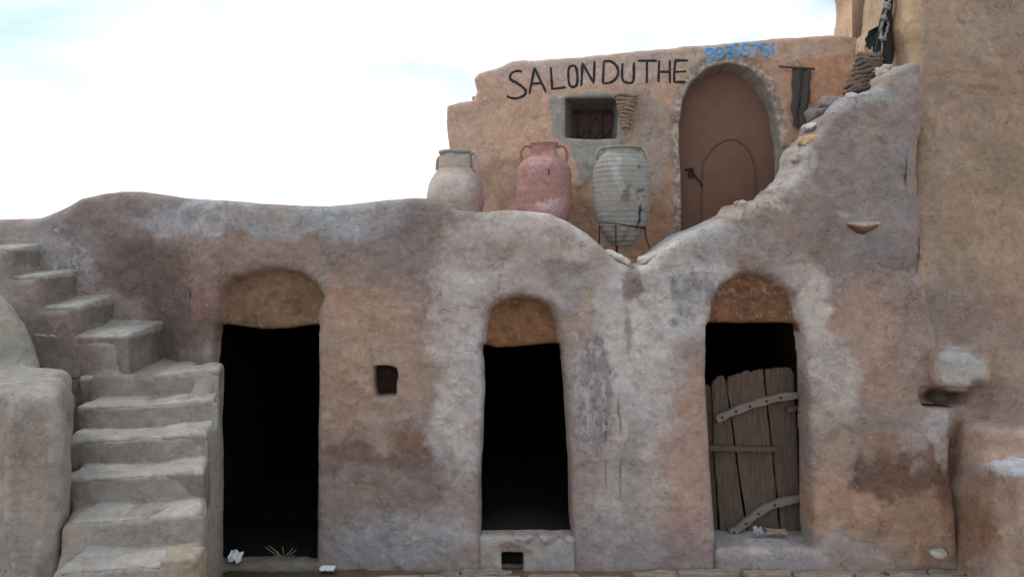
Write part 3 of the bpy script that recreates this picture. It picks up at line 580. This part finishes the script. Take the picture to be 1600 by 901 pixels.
def prism(name, pts, thick, mat, parent=None, bev=.006, jit=0., off=None, wob=None):
    """outline of world points, extruded back by thick along y, with a bevelled edge"""
    bm = bmesh.new(); vs = [bm.verts.new(p) for p in pts]; f = bm.faces.new(vs)
    r = bmesh.ops.extrude_face_region(bm, geom=[f]); nv = [g for g in r['geom'] if isinstance(g, bmesh.types.BMVert)]
    bmesh.ops.translate(bm, vec=(0, thick, 0), verts=nv)
    bmesh.ops.recalc_face_normals(bm, faces=bm.faces[:])
    if bev: bmesh.ops.bevel(bm, geom=bm.edges[:], offset=bev, segments=2, affect='EDGES', clamp_overlap=True)
    if jit:
        for v in bm.verts: v.co += Vector([random.uniform(-jit, jit) for _ in range(3)])
    me = bpy.data.meshes.new(name); bm.to_mesh(me); bm.free(); me.materials.append(mat)
    return link(bpy.data.objects.new(name, me), parent)
def tube(name, pts, rad, mat, parent=None, seg=8, closed=False):
    P = [Vector(p) for p in pts]; n = len(P); rs = rad if hasattr(rad, '__len__') else [rad]*n
    co = []; q = []; prev = None
    for i, p in enumerate(P):
        t = (P[(i+1) % n]-P[i-1] if closed else P[min(i+1, n-1)]-P[max(i-1, 0)]).normalized()
        if prev is None: prev = Vector((0, 0, 1)) if abs(t.z) < .9 else Vector((1, 0, 0))
        u = (prev-t*prev.dot(t)).normalized(); prev = u; v = t.cross(u)
        for k in range(seg):
            a = 2*math.pi*k/seg; co.append(p+(u*math.cos(a)+v*math.sin(a))*rs[i])
    for i in range(n if closed else n-1):
        for k in range(seg):
            a = i*seg+k; b = i*seg+(k+1) % seg; j = (i+1) % n; q.append((a, b, j*seg+(k+1) % seg, j*seg+k))
    me = bpy.data.meshes.new(name); fs = list(q)
    if not closed: fs += [tuple(range(seg))[::-1], tuple(range((n-1)*seg, n*seg))]
    me.from_pydata(co, [], fs)
    me.polygons.foreach_set('use_smooth', [True]*len(me.polygons)); me.materials.append(mat)
    return link(bpy.data.objects.new(name, me), parent)
def spline(P, n=8):
    P = [np.array(p, float) for p in P]; out = []
    for i in range(len(P)-1):
        a = P[max(i-1, 0)]; b = P[i]; c_ = P[i+1]; d = P[min(i+2, len(P)-1)]
        for k in range(n):
            t = k/n; out.append(.5*((2*b)+(c_-a)*t+(2*a-5*b+4*c_-d)*t*t+(3*b-a-3*c_+d)*t**3))
    return out+[P[-1]]
# painted lettering: thin skins of paint lying on the plaster
def lettering(name, strokes, ox, oy, s, wpx, mat, parent, seed):
    V = []; Fc = []
    for st in strokes:
        sm, pts = st[0], st[1]
        P = spline(pts, 7) if sm else sum([[np.array(a, float)+(np.array(b, float)-np.array(a, float))*t for t in np.linspace(0, 1, 9)[:-1]] for a, b in zip(pts, pts[1:])], [])+[np.array(pts[-1], float)]
        P = [np.array((ox+p[0]/s, oy+p[1]/s)) for p in P]; n = len(P); base = len(V)
        for i, p in enumerate(P):
            t = P[min(i+1, n-1)]-P[max(i-1, 0)]; t = t/(np.linalg.norm(t)+1e-9); nn = np.array((-t[1], t[0]))
            wd = wpx*.5*(1+.5*float(n2(np.array(i*.45), np.array(base*.1), seed)))*(.75 if i in (0, n-1) else 1)
            for k in (-1, -.45, .45, 1):
                pp = p+nn*wd*k; u = U(pp[0], pp[1]); yy = float(Ff(np.array([u.x]), np.array([u.z]))[0])
                V.append((u.x, yy-(.0065 if abs(k) < .9 else .001), u.z))
        for i in range(n-1):
            for k in range(3): a_ = base+i*4+k; Fc.append((a_, a_+1, a_+5, a_+4))
    me = bpy.data.meshes.new(name); me.from_pydata(V, [], Fc); me.materials.append(mat)
    me.polygons.foreach_set('use_smooth', [True]*len(me.polygons))
    return link(bpy.data.objects.new(name, me), parent)
LET = {'S': [(1, [(183, 165), (150, 158), (110, 170), (88, 200), (95, 230), (140, 255), (190, 290), (215, 325), (200, 355), (150, 378), (100, 378), (62, 362)])],
 'A': [(0, [(243, 345), (285, 135), (378, 330)]), (0, [(255, 262), (350, 258)])], 'L': [(0, [(416, 128), (428, 303), (538, 290)])],
 'O': [(1, [(600, 112), (565, 130), (558, 200), (568, 270), (595, 288), (625, 270), (632, 200), (622, 135), (600, 112)])], 'N': [(0, [(663, 278), (672, 97), (765, 258), (770, 78)])],
 'D': [(0, [(845, 82), (838, 258)]), (1, [(845, 80), (900, 80), (945, 115), (962, 165), (945, 215), (900, 250), (838, 258)])], 'U': [(1, [(998, 95), (992, 180), (1002, 235), (1035, 252), (1075, 248), (1088, 200), (1088, 90)])],
 'T': [(0, [(1122, 75), (1275, 75)]), (0, [(1195, 78), (1190, 258)])], 'H': [(0, [(1292, 75), (1285, 250)]), (0, [(1378, 75), (1378, 258)]), (0, [(1292, 165), (1378, 165)])],
 'E': [(0, [(1525, 72), (1425, 73), (1415, 160), (1412, 250), (1508, 245)]), (0, [(1420, 165), (1512, 160)])]}
for ch, st in LET.items(): lettering('painted_letter', st, 780, 80, 5.161, 4.1, M_navy, tea, 5)
DIG = [[(195, 150), (165, 140), (130, 160), (138, 190), (172, 190), (198, 160), (202, 190), (195, 232), (170, 255), (140, 248)], [(270, 145), (240, 140), (217, 165), (228, 190), (258, 186), (278, 152), (278, 212), (255, 240), (222, 236)],
 [(305, 132), (345, 128), (352, 145), (330, 165), (355, 180), (350, 212), (312, 212)], [(425, 112), (382, 115), (376, 152), (412, 155), (433, 182), (415, 212), (375, 210)], [(505, 106), (462, 110), (452, 148), (488, 150), (508, 175), (490, 205), (450, 200)],
 [(525, 112), (555, 110), (582, 112), (574, 160), (570, 210)], [(668, 106), (622, 110), (612, 148), (658, 150), (684, 180), (668, 208), (634, 205)], [(697, 118), (715, 97), (717, 140), (718, 193)]]
for st in DIG: lettering('painted_digit', [(1, st)], 1080, 50, 5.63, 4.9, M_blue, tea, 9)
# arched door leaf
def UB(px, py, off): p = U(px, py, off); return p
dp = [UB(*p, .21) for p in [(1050, 428), (1050, 205), (1052, 150), (1066, 122), (1092, 104), (1130, 96), (1164, 101), (1192, 120), (1212, 155), (1222, 210), (1226, 300), (1226, 428)]]
door = prism('door', dp, .05, M_door, tea, .003)
arc = [(1097, 426), (1097, 270), (1104, 246), (1118, 228), (1138, 218), (1156, 222), (1171, 238), (1179, 262), (1180, 300), (1180, 426)]
tube('panel_trim', [UB(x, y, .208) for x, y in spline(arc, 6)], .009, M_doortrim, door, 6)
tube('edge_strip', [UB(x, y, .207) for x, y in [(1208, 426), (1208, 300), (1206, 200)]], .010, M_doortrim, door, 6)
tube('latch', [UB(x, y, .19) for x, y in [(1070, 265), (1082, 265), (1083, 270), (1096, 287), (1097, 291)]], .008, M_iron, door)
prism('lock_plate', [UB(x, y, .195) for x, y in [(1076, 262), (1084, 262), (1084, 278), (1076, 278)]], .02, M_iron, door, .003)
# window shutter with diamond lattice
sh = prism('window_shutter', [UB(*p, .33) for p in [(868, 150), (985, 150), (985, 240), (868, 240)]], .04, M_shut, tea, 0)
for x in (903, 921, 941, 956): tube('shutter_bar', [UB(x, 170, .322), UB(x, 216, .322)], .011, M_shut, sh, 5)
for P in ([(921, 203), (931, 182), (941, 203), (931, 216), (921, 203)], [(905, 216), (918, 204)], [(944, 216), (957, 200)]): tube('lattice_moulding', [UB(x, y, .324) for x, y in P], .004, M_iron, sh, 5)
tube('shutter_rail', [UB(898, 176, .322), UB(966, 176, .322)], .012, M_shut, sh, 5)

# ------------------------------------------------------------------ jars
def lathe(name, prof, loc, mat, parent, seg=96, wob=0., rib=0., ribn=40, seed=0, base=None, blobs=(), g=1.5):
    P = spline([(r, z, 0) for r, z in prof], 9); co = []; q = []; n = len(P)
    for i, p in enumerate(P):
        for k in range(seg):
            a = 2*math.pi*k/seg; r = max(p[0], .0005)
            r *= 1+wob*float(n2(np.array(math.cos(a)*1.3+5), np.array(math.sin(a)*1.3+p[1]*3+5), seed))+rib/max(r, .05)*math.sin(p[1]*ribn*6.28+2*float(n2(np.array(a), np.array(p[1]*4), seed)))
            co.append((loc[0]+r*math.cos(a), loc[1]+r*math.sin(a), loc[2]+p[1]))
    for i in range(n-1):
        for k in range(seg): q.append((i*seg+k, i*seg+(k+1) % seg, (i+1)*seg+(k+1) % seg, (i+1)*seg+k))
    co = np.array(co); col = None
    if base:
        d = D+loc[1]; col = paint(800+co[:, 0]*FPX/d+(co[:, 1]-loc[1])*40, HOR-co[:, 2]*FPX/d, base, blobs, seed)
        col = fin(col, g)
    return mesh_np(name, co, np.array(q), mat, parent, col)
def handle(loc, side, r0, z0, r1, z1, out, rad, mat, parent, yaw=0.):
    c_, s_ = math.cos(yaw)*side, math.sin(yaw)*side
    P = spline([(r0, z0, 0), (r0+out, z0+.004, 0), ((r0+out)*.45+r1*.55+out*.35, (z0*.62+z1*.38), 0), (r1, z1, 0)], 7)
    return tube('handle', [(loc[0]+p[0]*c_, loc[1]+p[0]*s_, loc[2]+p[1]) for p in P], rad, mat, parent, 8)
# pale jar (left)
p = W(712, 0, .68); L0 = (p.x, .68, .0)
j1 = empty('storage_jar', L0, 'pale pot-bellied clay jar with a wrapped rim, leftmost of the three on the parapet', 'jar', 'clay jars in front of the tea room')
S1 = 6.68/1200
lathe('jar_body', [(.09, 0), (.14, .03), (.20, .16), (.243, .34), (.246, .43), (.225, .53), (.175, .615), (.150, .645), (.150, .665), (.144, .74), (.134, .778), (.118, .78), (.11, .70)], L0, M_pot, j1, wob=.07, seed=3, base=(140, 127, 116), blobs=[(690, 285, 22, 30, (160, 149, 142), .8), (740, 305, 18, 26, (112, 98, 104), .7), (735, 322, 22, 10, (138, 104, 106), .7), (712, 255, 30, 10, (140, 132, 126), .6)])
ring = []
for i in range(26):
    a = 2*math.pi*i/26; ring.append((L0[0]+.135*math.cos(a), L0[1]+.135*math.sin(a), .786+.005*math.sin(i*1.1)))
tube('wrapped_rim', ring, [.018+.003*math.sin(i*1.3) for i in range(26)], M_rope, j1, 8, True)
handle(L0, 1, .135, .775, .175, .625, .045, .019, M_pale, j1, -.35); handle(L0, -1, .135, .74, .165, .635, .014, .014, M_pale, j1, -.1)
# red jar
p = W(850, 0, .72); L1 = (p.x, .72, .0)
j2 = empty('storage_jar', L1, 'dusty red clay jar with two looped handles, the middle of the three', 'jar', 'clay jars in front of the tea room')
lathe('jar_body', [(.09, 0), (.13, .02), (.185, .12), (.232, .27), (.242, .42), (.238, .54), (.230, .64), (.195, .712), (.130, .752), (.112, .785), (.112, .83), (.122, .862), (.128, .872), (.112, .876), (.095, .86), (.09, .76)], L1, M_pot, j2, wob=.02, seed=5, rib=.0012, ribn=14, base=(136, 103, 96), blobs=[(846, 273, 2.2, 4, (20, 8, 8), 1, .3, 0), (850, 317, 22, 9, (158, 140, 138), .8, .12, .6, .6), (870, 320, 10, 9, (150, 128, 126), .7, .2, .6), (835, 250, 24, 10, (150, 116, 114), .6), (872, 290, 16, 30, (124, 88, 90), .6), (848, 238, 24, 10, (126, 90, 86), .7), (830, 330, 30, 8, (146, 116, 112), .6)])
for s_ in (-1, 1): handle(L1, s_, .112, .842, .192, .695, .058, .0125, M_pink, j2)
# old chalky patch and small hole on the red jar
# grey amphora on an iron stand
p = W(971, 0, .62); L2 = (p.x, .62, W(0, 384, .62).z)
j3 = empty('amphora', L2, 'grey chipped pointed amphora held up in an iron ring stand under the basket', 'jar', 'clay jars in front of the tea room')
lathe('jar_body', [(.0, .0), (.07, .0), (.095, .02), (.145, .08), (.203, .19), (.236, .30), (.249, .44), (.250, .58), (.236, .68), (.198, .757), (.160, .79), (.150, .81), (.165, .832), (.172, .84), (.155, .842), (.14, .78)], L2, M_pot, j3, wob=.03, seed=8, rib=.004, ribn=24, base=(118, 115, 110), blobs=[(960, 300, 12, 22, (84, 84, 86), .75, .4, .6), (985, 345, 4, 20, (30, 26, 26), .95, .3, .5), (966, 372, 7, 14, (70, 66, 66), .7, .4, .5), (990, 262, 6, 5, (60, 60, 62), .8, .3, .5), (985, 295, 8, 2.5, (60, 58, 58), .8, .3, .4), (985, 308, 8, 2, (66, 62, 60), .8, .3, .4), (1000, 335, 10, 5, (80, 78, 76), .7, .3, .8), (945, 280, 12, 40, (148, 146, 142), .6), (970, 370, 30, 20, (118, 112, 106), .5), (1002, 300, 10, 50, (120, 118, 116), .5)])
for s_ in (-1, 1): handle(L2, s_, .150, .828, .216, .715, .036, .0145, M_greyclay, j3, .05)
stand = empty('iron_stand', (L2[0], .62, -.25), 'thin rusty iron ring stand with splayed legs under the grey amphora', 'stand')
zr = L2[2]+.175
tube('ring', [(L2[0]+.20*math.cos(a*.2618), .62+.20*math.sin(a*.2618), zr-.028*math.cos(a*.2618)) for a in range(24)], .0065, M_iron, stand, 6, True)
for a_, o_ in ((-2.9, .02), (-.25, .10), (1.6, .03), (-1.95, -.03)):
    c_, s_ = math.cos(a_), math.sin(a_)
    tube('leg', spline([(L2[0]+.20*c_, .62+.20*s_, zr), (L2[0]+(.20+o_*.1)*c_, .62+.20*s_, zr-.10), (L2[0]+(.20+o_*.6)*c_, .62+(.20+o_*.6)*s_, zr-.24), (L2[0]+(.20+o_*1.6)*c_, .62+(.20+o_)*s_, -.252)], 5), 0.0055, M_iron, stand, 6)
# ------------------------------------------------------------------ stones
def stone(name, c_, s, mat_base, label, seed, group=None, rot=0., cat='stone', rgb=(130, 122, 116), tilt=0.):
    e = None
    def fn(X, Y, Z):
        x = X-c_[0]; y = Y-c_[1]; z = Z-c_[2]
        x, z = x*math.cos(tilt)+z*math.sin(tilt), -x*math.sin(tilt)+z*math.cos(tilt)
        x, y = x*math.cos(rot)+y*math.sin(rot), -x*math.sin(rot)+y*math.cos(rot)
        r = (np.abs(x/s[0])**3+np.abs(y/s[1])**3+np.abs(z/s[2])**3)**(1/3.)
        return (r-1)*min(s)+nz3(X, Y, Z, min(s)*.9, .55/min(s), seed)
    m = max(s)*1.4; hh = max(min(s)/5, .006)
    o = blob_obj(name, fn, [a-m for a in c_], [a+m for a in c_], hh, mat_base, None, rgb, [], seed)
    return tag(o, label, cat, group)
stone('flat_stone', tuple(W(964, 401, .12)), (.115, .10, .030), M_stair, 'thin pale flat stone left of the dip under the amphora', 31, 'flat stones in the dip', tilt=-.45, rgb=(150, 140, 130))
stone('flat_stone', tuple(W(1014, 403, .10)), (.085, .10, .032), M_stair, 'thin pale flat stone right of the dip below the upper door', 32, 'flat stones in the dip', tilt=.35, rgb=(140, 132, 126))
stone('flat_stone', tuple(W(1273, 197, .25)), (.085, .13, .032), M_stair, 'pale flat stone on the rubble slope under the round dark stone', 33, tilt=.12, rgb=(150, 146, 142))
stone('stone', tuple(W(1279, 181, .42)), (.10, .13, .065), M_wall, 'dark grey rounded stone resting above the pale flat stone', 34, tilt=.2, rgb=(92, 86, 84))
stone('stone', tuple(W(1301, 161, .40)), (.11, .11, .058), M_wall, 'squarish mottled grey stone highest on the rubble slope', 35, tilt=-.1, rgb=(112, 106, 100))

# ------------------------------------------------------------------ hanging basket beside the window
def coil_basket(name, c_, r0, r1, h, n, label, mat, group=None, squash=.75, amp=.007):
    b = empty(name, (c_[0], c_[1], c_[2]), label, 'basket', group)
    for i in range(n):
        t = i/(n-1); r = r0+(r1-r0)*(t**.8); z = c_[2]-h*t; P = []
        m_ = 22
        for k in range(m_):
            a = 2*math.pi*k/m_
            P.append((c_[0]+r*math.cos(a)*(1+.05*math.sin(3*a+i)), c_[1]+squash*r*math.sin(a), z+amp*1.2*math.sin(2*a+i*1.3)))
        tube('coil', P, [h/(n-1)*.62*(1+.15*math.sin(k*2.1+i)) for k in range(m_)], mat, b, 7, True)
    return b
bp_ = U(978, 150, -.11)
bk = coil_basket('hanging_basket', bp_, .100, .028, .29, 10, 'small grey coiled straw basket hanging point down beside the window', M_straw)
tube('cord', [U(976, 138, -.01), U(977, 150, -.10)], .008, M_rope, bk, 6)
# black woven strip on a stick
hg = empty('wall_hanging', U(1245, 95), 'narrow black woven cloth hanging from a stick right of the arched door', 'wall hanging')
tube('rod', [U(1217, 104, -.05), U(1245, 106, -.055), U(1273, 108, -.05)], .011, M_wood, hg)
tube('cord', [U(1234, 105, -.05), U(1245, 94, -.02), U(1256, 106, -.05)], .005, M_rope, hg, 6)
def cloth(name, outline_l, outline_r, mat, parent, depth, n=26, m=14, amp=.02, seed=0, fn=U):
    V = []; Fc = []
    for i in range(n):
        t = i/(n-1); l = np.array([np.interp(t, np.linspace(0, 1, len(outline_l)), [p[k] for p in outline_l]) for k in (0, 1)]); r = np.array([np.interp(t, np.linspace(0, 1, len(outline_r)), [p[k] for p in outline_r]) for k in (0, 1)])
        for j in range(m):
            s = j/(m-1); p = l+(r-l)*s; fo = amp*(math.sin(s*11+t*2.2+seed)+.6*math.sin(s*23+t*4+seed)) 
            P = fn(p[0]+1.2*math.sin(t*17+j), p[1]+(1.5*math.sin(j*2.7+seed) if i == n-1 else 0), depth-amp*1.2+fo); V.append(tuple(P))
    for i in range(n-1):
        for j in range(m-1): a_ = i*m+j; Fc.append((a_, a_+1, a_+m+1, a_+m))
    me = bpy.data.meshes.new(name); me.from_pydata(V, [], Fc); me.materials.append(mat); me.polygons.foreach_set('use_smooth', [True]*len(me.polygons))
    o = link(bpy.data.objects.new(name, me), parent); md = o.modifiers.new('thick', 'SOLIDIFY'); md.thickness = .008; return o
cloth('cloth', [(1237, 106), (1239, 140), (1237, 170), (1240, 196)], [(1266, 107), (1265, 140), (1261, 175), (1258, 208)], M_cloth, hg, -.03, seed=1, amp=.009)
# dark cloth, rope and esparto basket in the corner by the tower
WP = lambda px, py, y: W(px, py, y)
dc = empty('draped_cloth', W(1375, 30, .55), 'dark charcoal cloth draped down the tower corner above the woven basket', 'cloth')
cloth('cloth_panel', [(1385, -10), (1374, 45), (1364, 90), (1372, 145)], [(1393, -10), (1394, 40), (1398, 75), (1392, 112)], M_cloth2, dc, .42, amp=.022, seed=2, fn=WP)
cloth('cloth_flap', [(1382, 34), (1356, 50), (1352, 62), (1352, 74)], [(1384, 36), (1384, 60), (1380, 78), (1376, 88)], M_cloth2, dc, .50, amp=.012, seed=4, n=14, m=10, fn=WP)
rp = empty('knotted_rope', W(1388, 0, .36), 'knotted grey rope hanging over the dark cloth in the tower corner', 'rope')
P = [(1391, -20), (1389, 5), (1384, 18), (1382, 30), (1377, 42), (1377, 62), (1381, 60), (1386, 48), (1388, 35)]
tube('rope', [W(x+.8*math.sin(i*1.7), y, .34+.01*math.sin(i)) for i, (x, y) in enumerate(spline([np.array(a) for a in P], 6))], .011, M_rope, rp, 7)
tube('loose_end', [W(x, y, .35) for x, y in spline([np.array(a) for a in [(1379, 60), (1378, 80), (1376, 110), (1374, 138)]], 5)], .008, M_rope, rp, 6)
for x, y in ((1386, 12), (1387, 7), (1381, 28), (1379, 60)): tube('knot', [W(x-4, y-2, .33), W(x, y+1, .315), W(x+4, y+2, .33)], .016, M_rope, rp, 8)
b2 = empty('esparto_basket', W(1352, 146, .33), 'large brown coiled esparto basket slumped on the rubble below the dark cloth', 'basket')
for i in range(9):
    t = i/8; cy = 140-52*t; cx = 1350+9*t; rr = (.155*(1-.45*t))*(1+.05*math.sin(i*2)); cpt = W(cx, cy, .36); P = []
    for k in range(22):
        a_ = 2*math.pi*k/22; P.append((cpt.x+rr*math.cos(a_), cpt.y+.6*rr*math.sin(a_), cpt.z+.10*rr*math.cos(a_)*1.5*(1-t)+.012*math.sin(2*a_+i)+.008*math.sin(5*a_+i*2)))
    tube('coil', P, [.021*(1+.22*math.sin(k*1.9+i*2.4)) for k in range(22)], M_straw2, b2, 7, True)
tube('dark_brim', [W(x, y, .22) for x, y in spline([np.array(a) for a in [(1327, 147), (1340, 141), (1356, 137), (1374, 131)]], 5)], .016, M_cloth, b2, 8)
for x in (1353, 1357, 1362): tube('fray', [W(x, 92, .34), W(x+random.uniform(-3, 3), 74, .36)], .006, M_straw, b2, 5)

# ------------------------------------------------------------------ broken plank door in the right doorway
od = empty('plank_door', W(1185, 834, .27), 'broken old plank door with bowed battens leaning inside the right doorway', 'door')
def rag(P, n=7, a=1.1):
    out = []
    for p, q_ in zip(P, P[1:]+P[:1]):
        for k in range(n):
            t = k/n; out.append((p[0]+(q_[0]-p[0])*t+random.uniform(-a, a)*(k > 0)*.6, p[1]+(q_[1]-p[1])*t+random.uniform(-a, a)*(k > 0)))
    return out
PL = [([(1100, 604), (1105, 600), (1113, 606), (1122, 838), (1112, 838)], .31), ([(1112, 599), (1122, 588), (1130, 587), (1134, 596), (1150, 720), (1167, 838), (1126, 838), (1116, 700)], .28), ([(1136, 600), (1138, 589), (1160, 582), (1166, 579), (1176, 581), (1192, 576), (1196, 620), (1208, 730), (1219, 838), (1171, 838), (1152, 710)], .265), ([(1195, 578), (1215, 574), (1236, 575), (1241, 584), (1246, 700), (1252, 838), (1222, 838), (1206, 690)], .275), ([(1246, 534), (1250, 528), (1255, 545), (1262, 700), (1264, 838), (1252, 838), (1249, 700)], .295)]
for i, (P, y) in enumerate(PL): prism('plank', [W(a, b, y) for a, b in rag(P)], .035, M_wood, od, .003, .0012)
def batten(name, C, wd, y, mat, nails=0):
    S_ = spline([np.array(c_, float) for c_ in C], 8); up = []; dn = []
    for i, p_ in enumerate(S_):
        t = S_[min(i+1, len(S_)-1)]-S_[max(i-1, 0)]; t = t/np.linalg.norm(t); nn = np.array((-t[1], t[0])); ww = wd*.5*(1+.12*math.sin(i*.8))
        up.append(p_+nn*ww); dn.append(p_-nn*ww)
    b = prism(name, [W(a[0], a[1], y) for a in up+dn[::-1]], .045, mat, od, .005)
    for k in range(nails if mat is not M_batten else nails-1):
        p_ = S_[int((k+.6)/nails*(len(S_)-1))]; c0 = W(p_[0], p_[1], y)
        tube('nail', [c0+Vector((0, -.008, 0)), c0+Vector((0, .01, 0))], .010, M_iron, b, 7)
batten('batten', [(1120, 656), (1150, 642), (1185, 630), (1220, 621), (1256, 617)], 11, .215, M_batten, 6)
batten('batten', [(1142, 834), (1160, 822), (1185, 802), (1215, 787), (1260, 778)], 11, .215, M_batten, 5)
batten('batten', [(1108, 700), (1140, 701), (1180, 702), (1217, 702)], 8, .22, M_wood, 0)
batten('batten', [(1230, 641), (1256, 637)], 8, .22, M_wood, 1)

# ------------------------------------------------------------------ stone ledge in front of the wall
led = boxmesh('ledge', (-2.2, -1.1, GZ-.08), (3.6, .02, GZ-.012), M_earth); tag(led, kind='structure')
k = 0
rs = random.Random(5)
for row, (ya, yb) in enumerate(((-.19, -.10), (-.36, -.20), (-.6, -.37))):
    x = -1.75
    while x < 3.4:
        wd = rs.uniform(.16, .5); 
        if rs.random() < .62:
            pts = []
            for (fx, fy) in ((0, 0), (.35, -.06), (.7, .04), (1, 0), (1.03, .5), (1, 1), (.6, 1.05), (.3, .96), (0, 1), (-.03, .5)):
                pts.append((x+wd*(fx*.9+.05)+rs.uniform(-.035, .035), ya+(yb-ya)*fy+rs.uniform(-.02, .02)))
            bm = bmesh.new(); zt = GZ+.018+rs.uniform(-.008, .012); vs = [bm.verts.new((a, b, zt-.07)) for a, b in pts]; f = bm.faces.new(vs)
            if f.normal.z < 0: f.normal_flip()
            r = bmesh.ops.extrude_face_region(bm, geom=[f]); bmesh.ops.translate(bm, vec=(0, 0, .07), verts=[g for g in r['geom'] if isinstance(g, bmesh.types.BMVert)])
            bmesh.ops.recalc_face_normals(bm, faces=bm.faces[:]); bmesh.ops.bevel(bm, geom=bm.edges[:], offset=.008, segments=1, affect='EDGES')
            for v in bm.verts: v.co.z += rs.uniform(-.010, .008)
            me = bpy.data.meshes.new('paving_stone'); bm.to_mesh(me); bm.free(); me.materials.append(M_stone if rs.random() < .75 else M_grey)
            link(bpy.data.objects.new('paving_stone', me), led)
        x += wd
# ------------------------------------------------------------------ litter and dry weed
def crumple(name, c_, s, mat, label, seed, cat='litter'):
    r_ = random.Random(seed); bm = bmesh.new(); bmesh.ops.create_grid(bm, x_segments=5, y_segments=4, size=.5)
    for v in bm.verts: v.co = Vector((c_[0]+v.co.x*s[0]+r_.uniform(-.1, .1)*s[0], c_[1]+v.co.y*s[1], c_[2]+s[2]*(r_.random()*.8+v.co.y+.5)))
    me = bpy.data.meshes.new(name); bm.to_mesh(me); bm.free(); me.materials.append(mat); o = link(bpy.data.objects.new(name, me)); o.modifiers.new('t', 'SOLIDIFY').thickness = .003
    return tag(o, label, cat)
crumple('paper_scrap', W(367, 877, -.02), (.10, .07, .05), M_white, 'crumpled white and blue packet in the corner of the left doorway', 1)
crumple('paper_scrap', W(511, 889, -.10), (.11, .06, .012), M_white, 'small white paper scrap on the stones right of the left doorway', 2)
crumple('foil_scrap', W(1184, 833, .10), (.07, .04, .03), M_foil, 'crushed bluish wrapper on the sill before the broken plank door', 3)
crumple('leaf_litter', W(1212, 833, .12), (.16, .05, .025), M_twig, 'dry straw litter on the sill right of the bluish wrapper', 4)
crumple('paper_scrap', W(842, 790, 1.2), (.05, .05, .03), M_white, 'tiny white scrap in the dark of the middle doorway', 5)
wd_ = empty('dry_weed', W(443, 879, .05), 'small dry grey weed growing at the left doorway sill', 'weed')
for i in range(16):
    a_ = random.uniform(-1.2, 1.2); h = random.uniform(.05, .15); b0 = W(443+random.uniform(-5, 5), 879, .05)
    tube('twig', [b0, b0+Vector((math.sin(a_)*h*.5, random.uniform(-.02, .02), h*.55)), b0+Vector((math.sin(a_)*h*1.1, random.uniform(-.05, .03), h))], .003, M_twig, wd_, 5)
stone('stone', tuple(W(1465, 864, -.15)), (.06, .05, .025), M_wall, 'small pale stone on the ledge near the right corner', 36, rgb=(140, 132, 124))
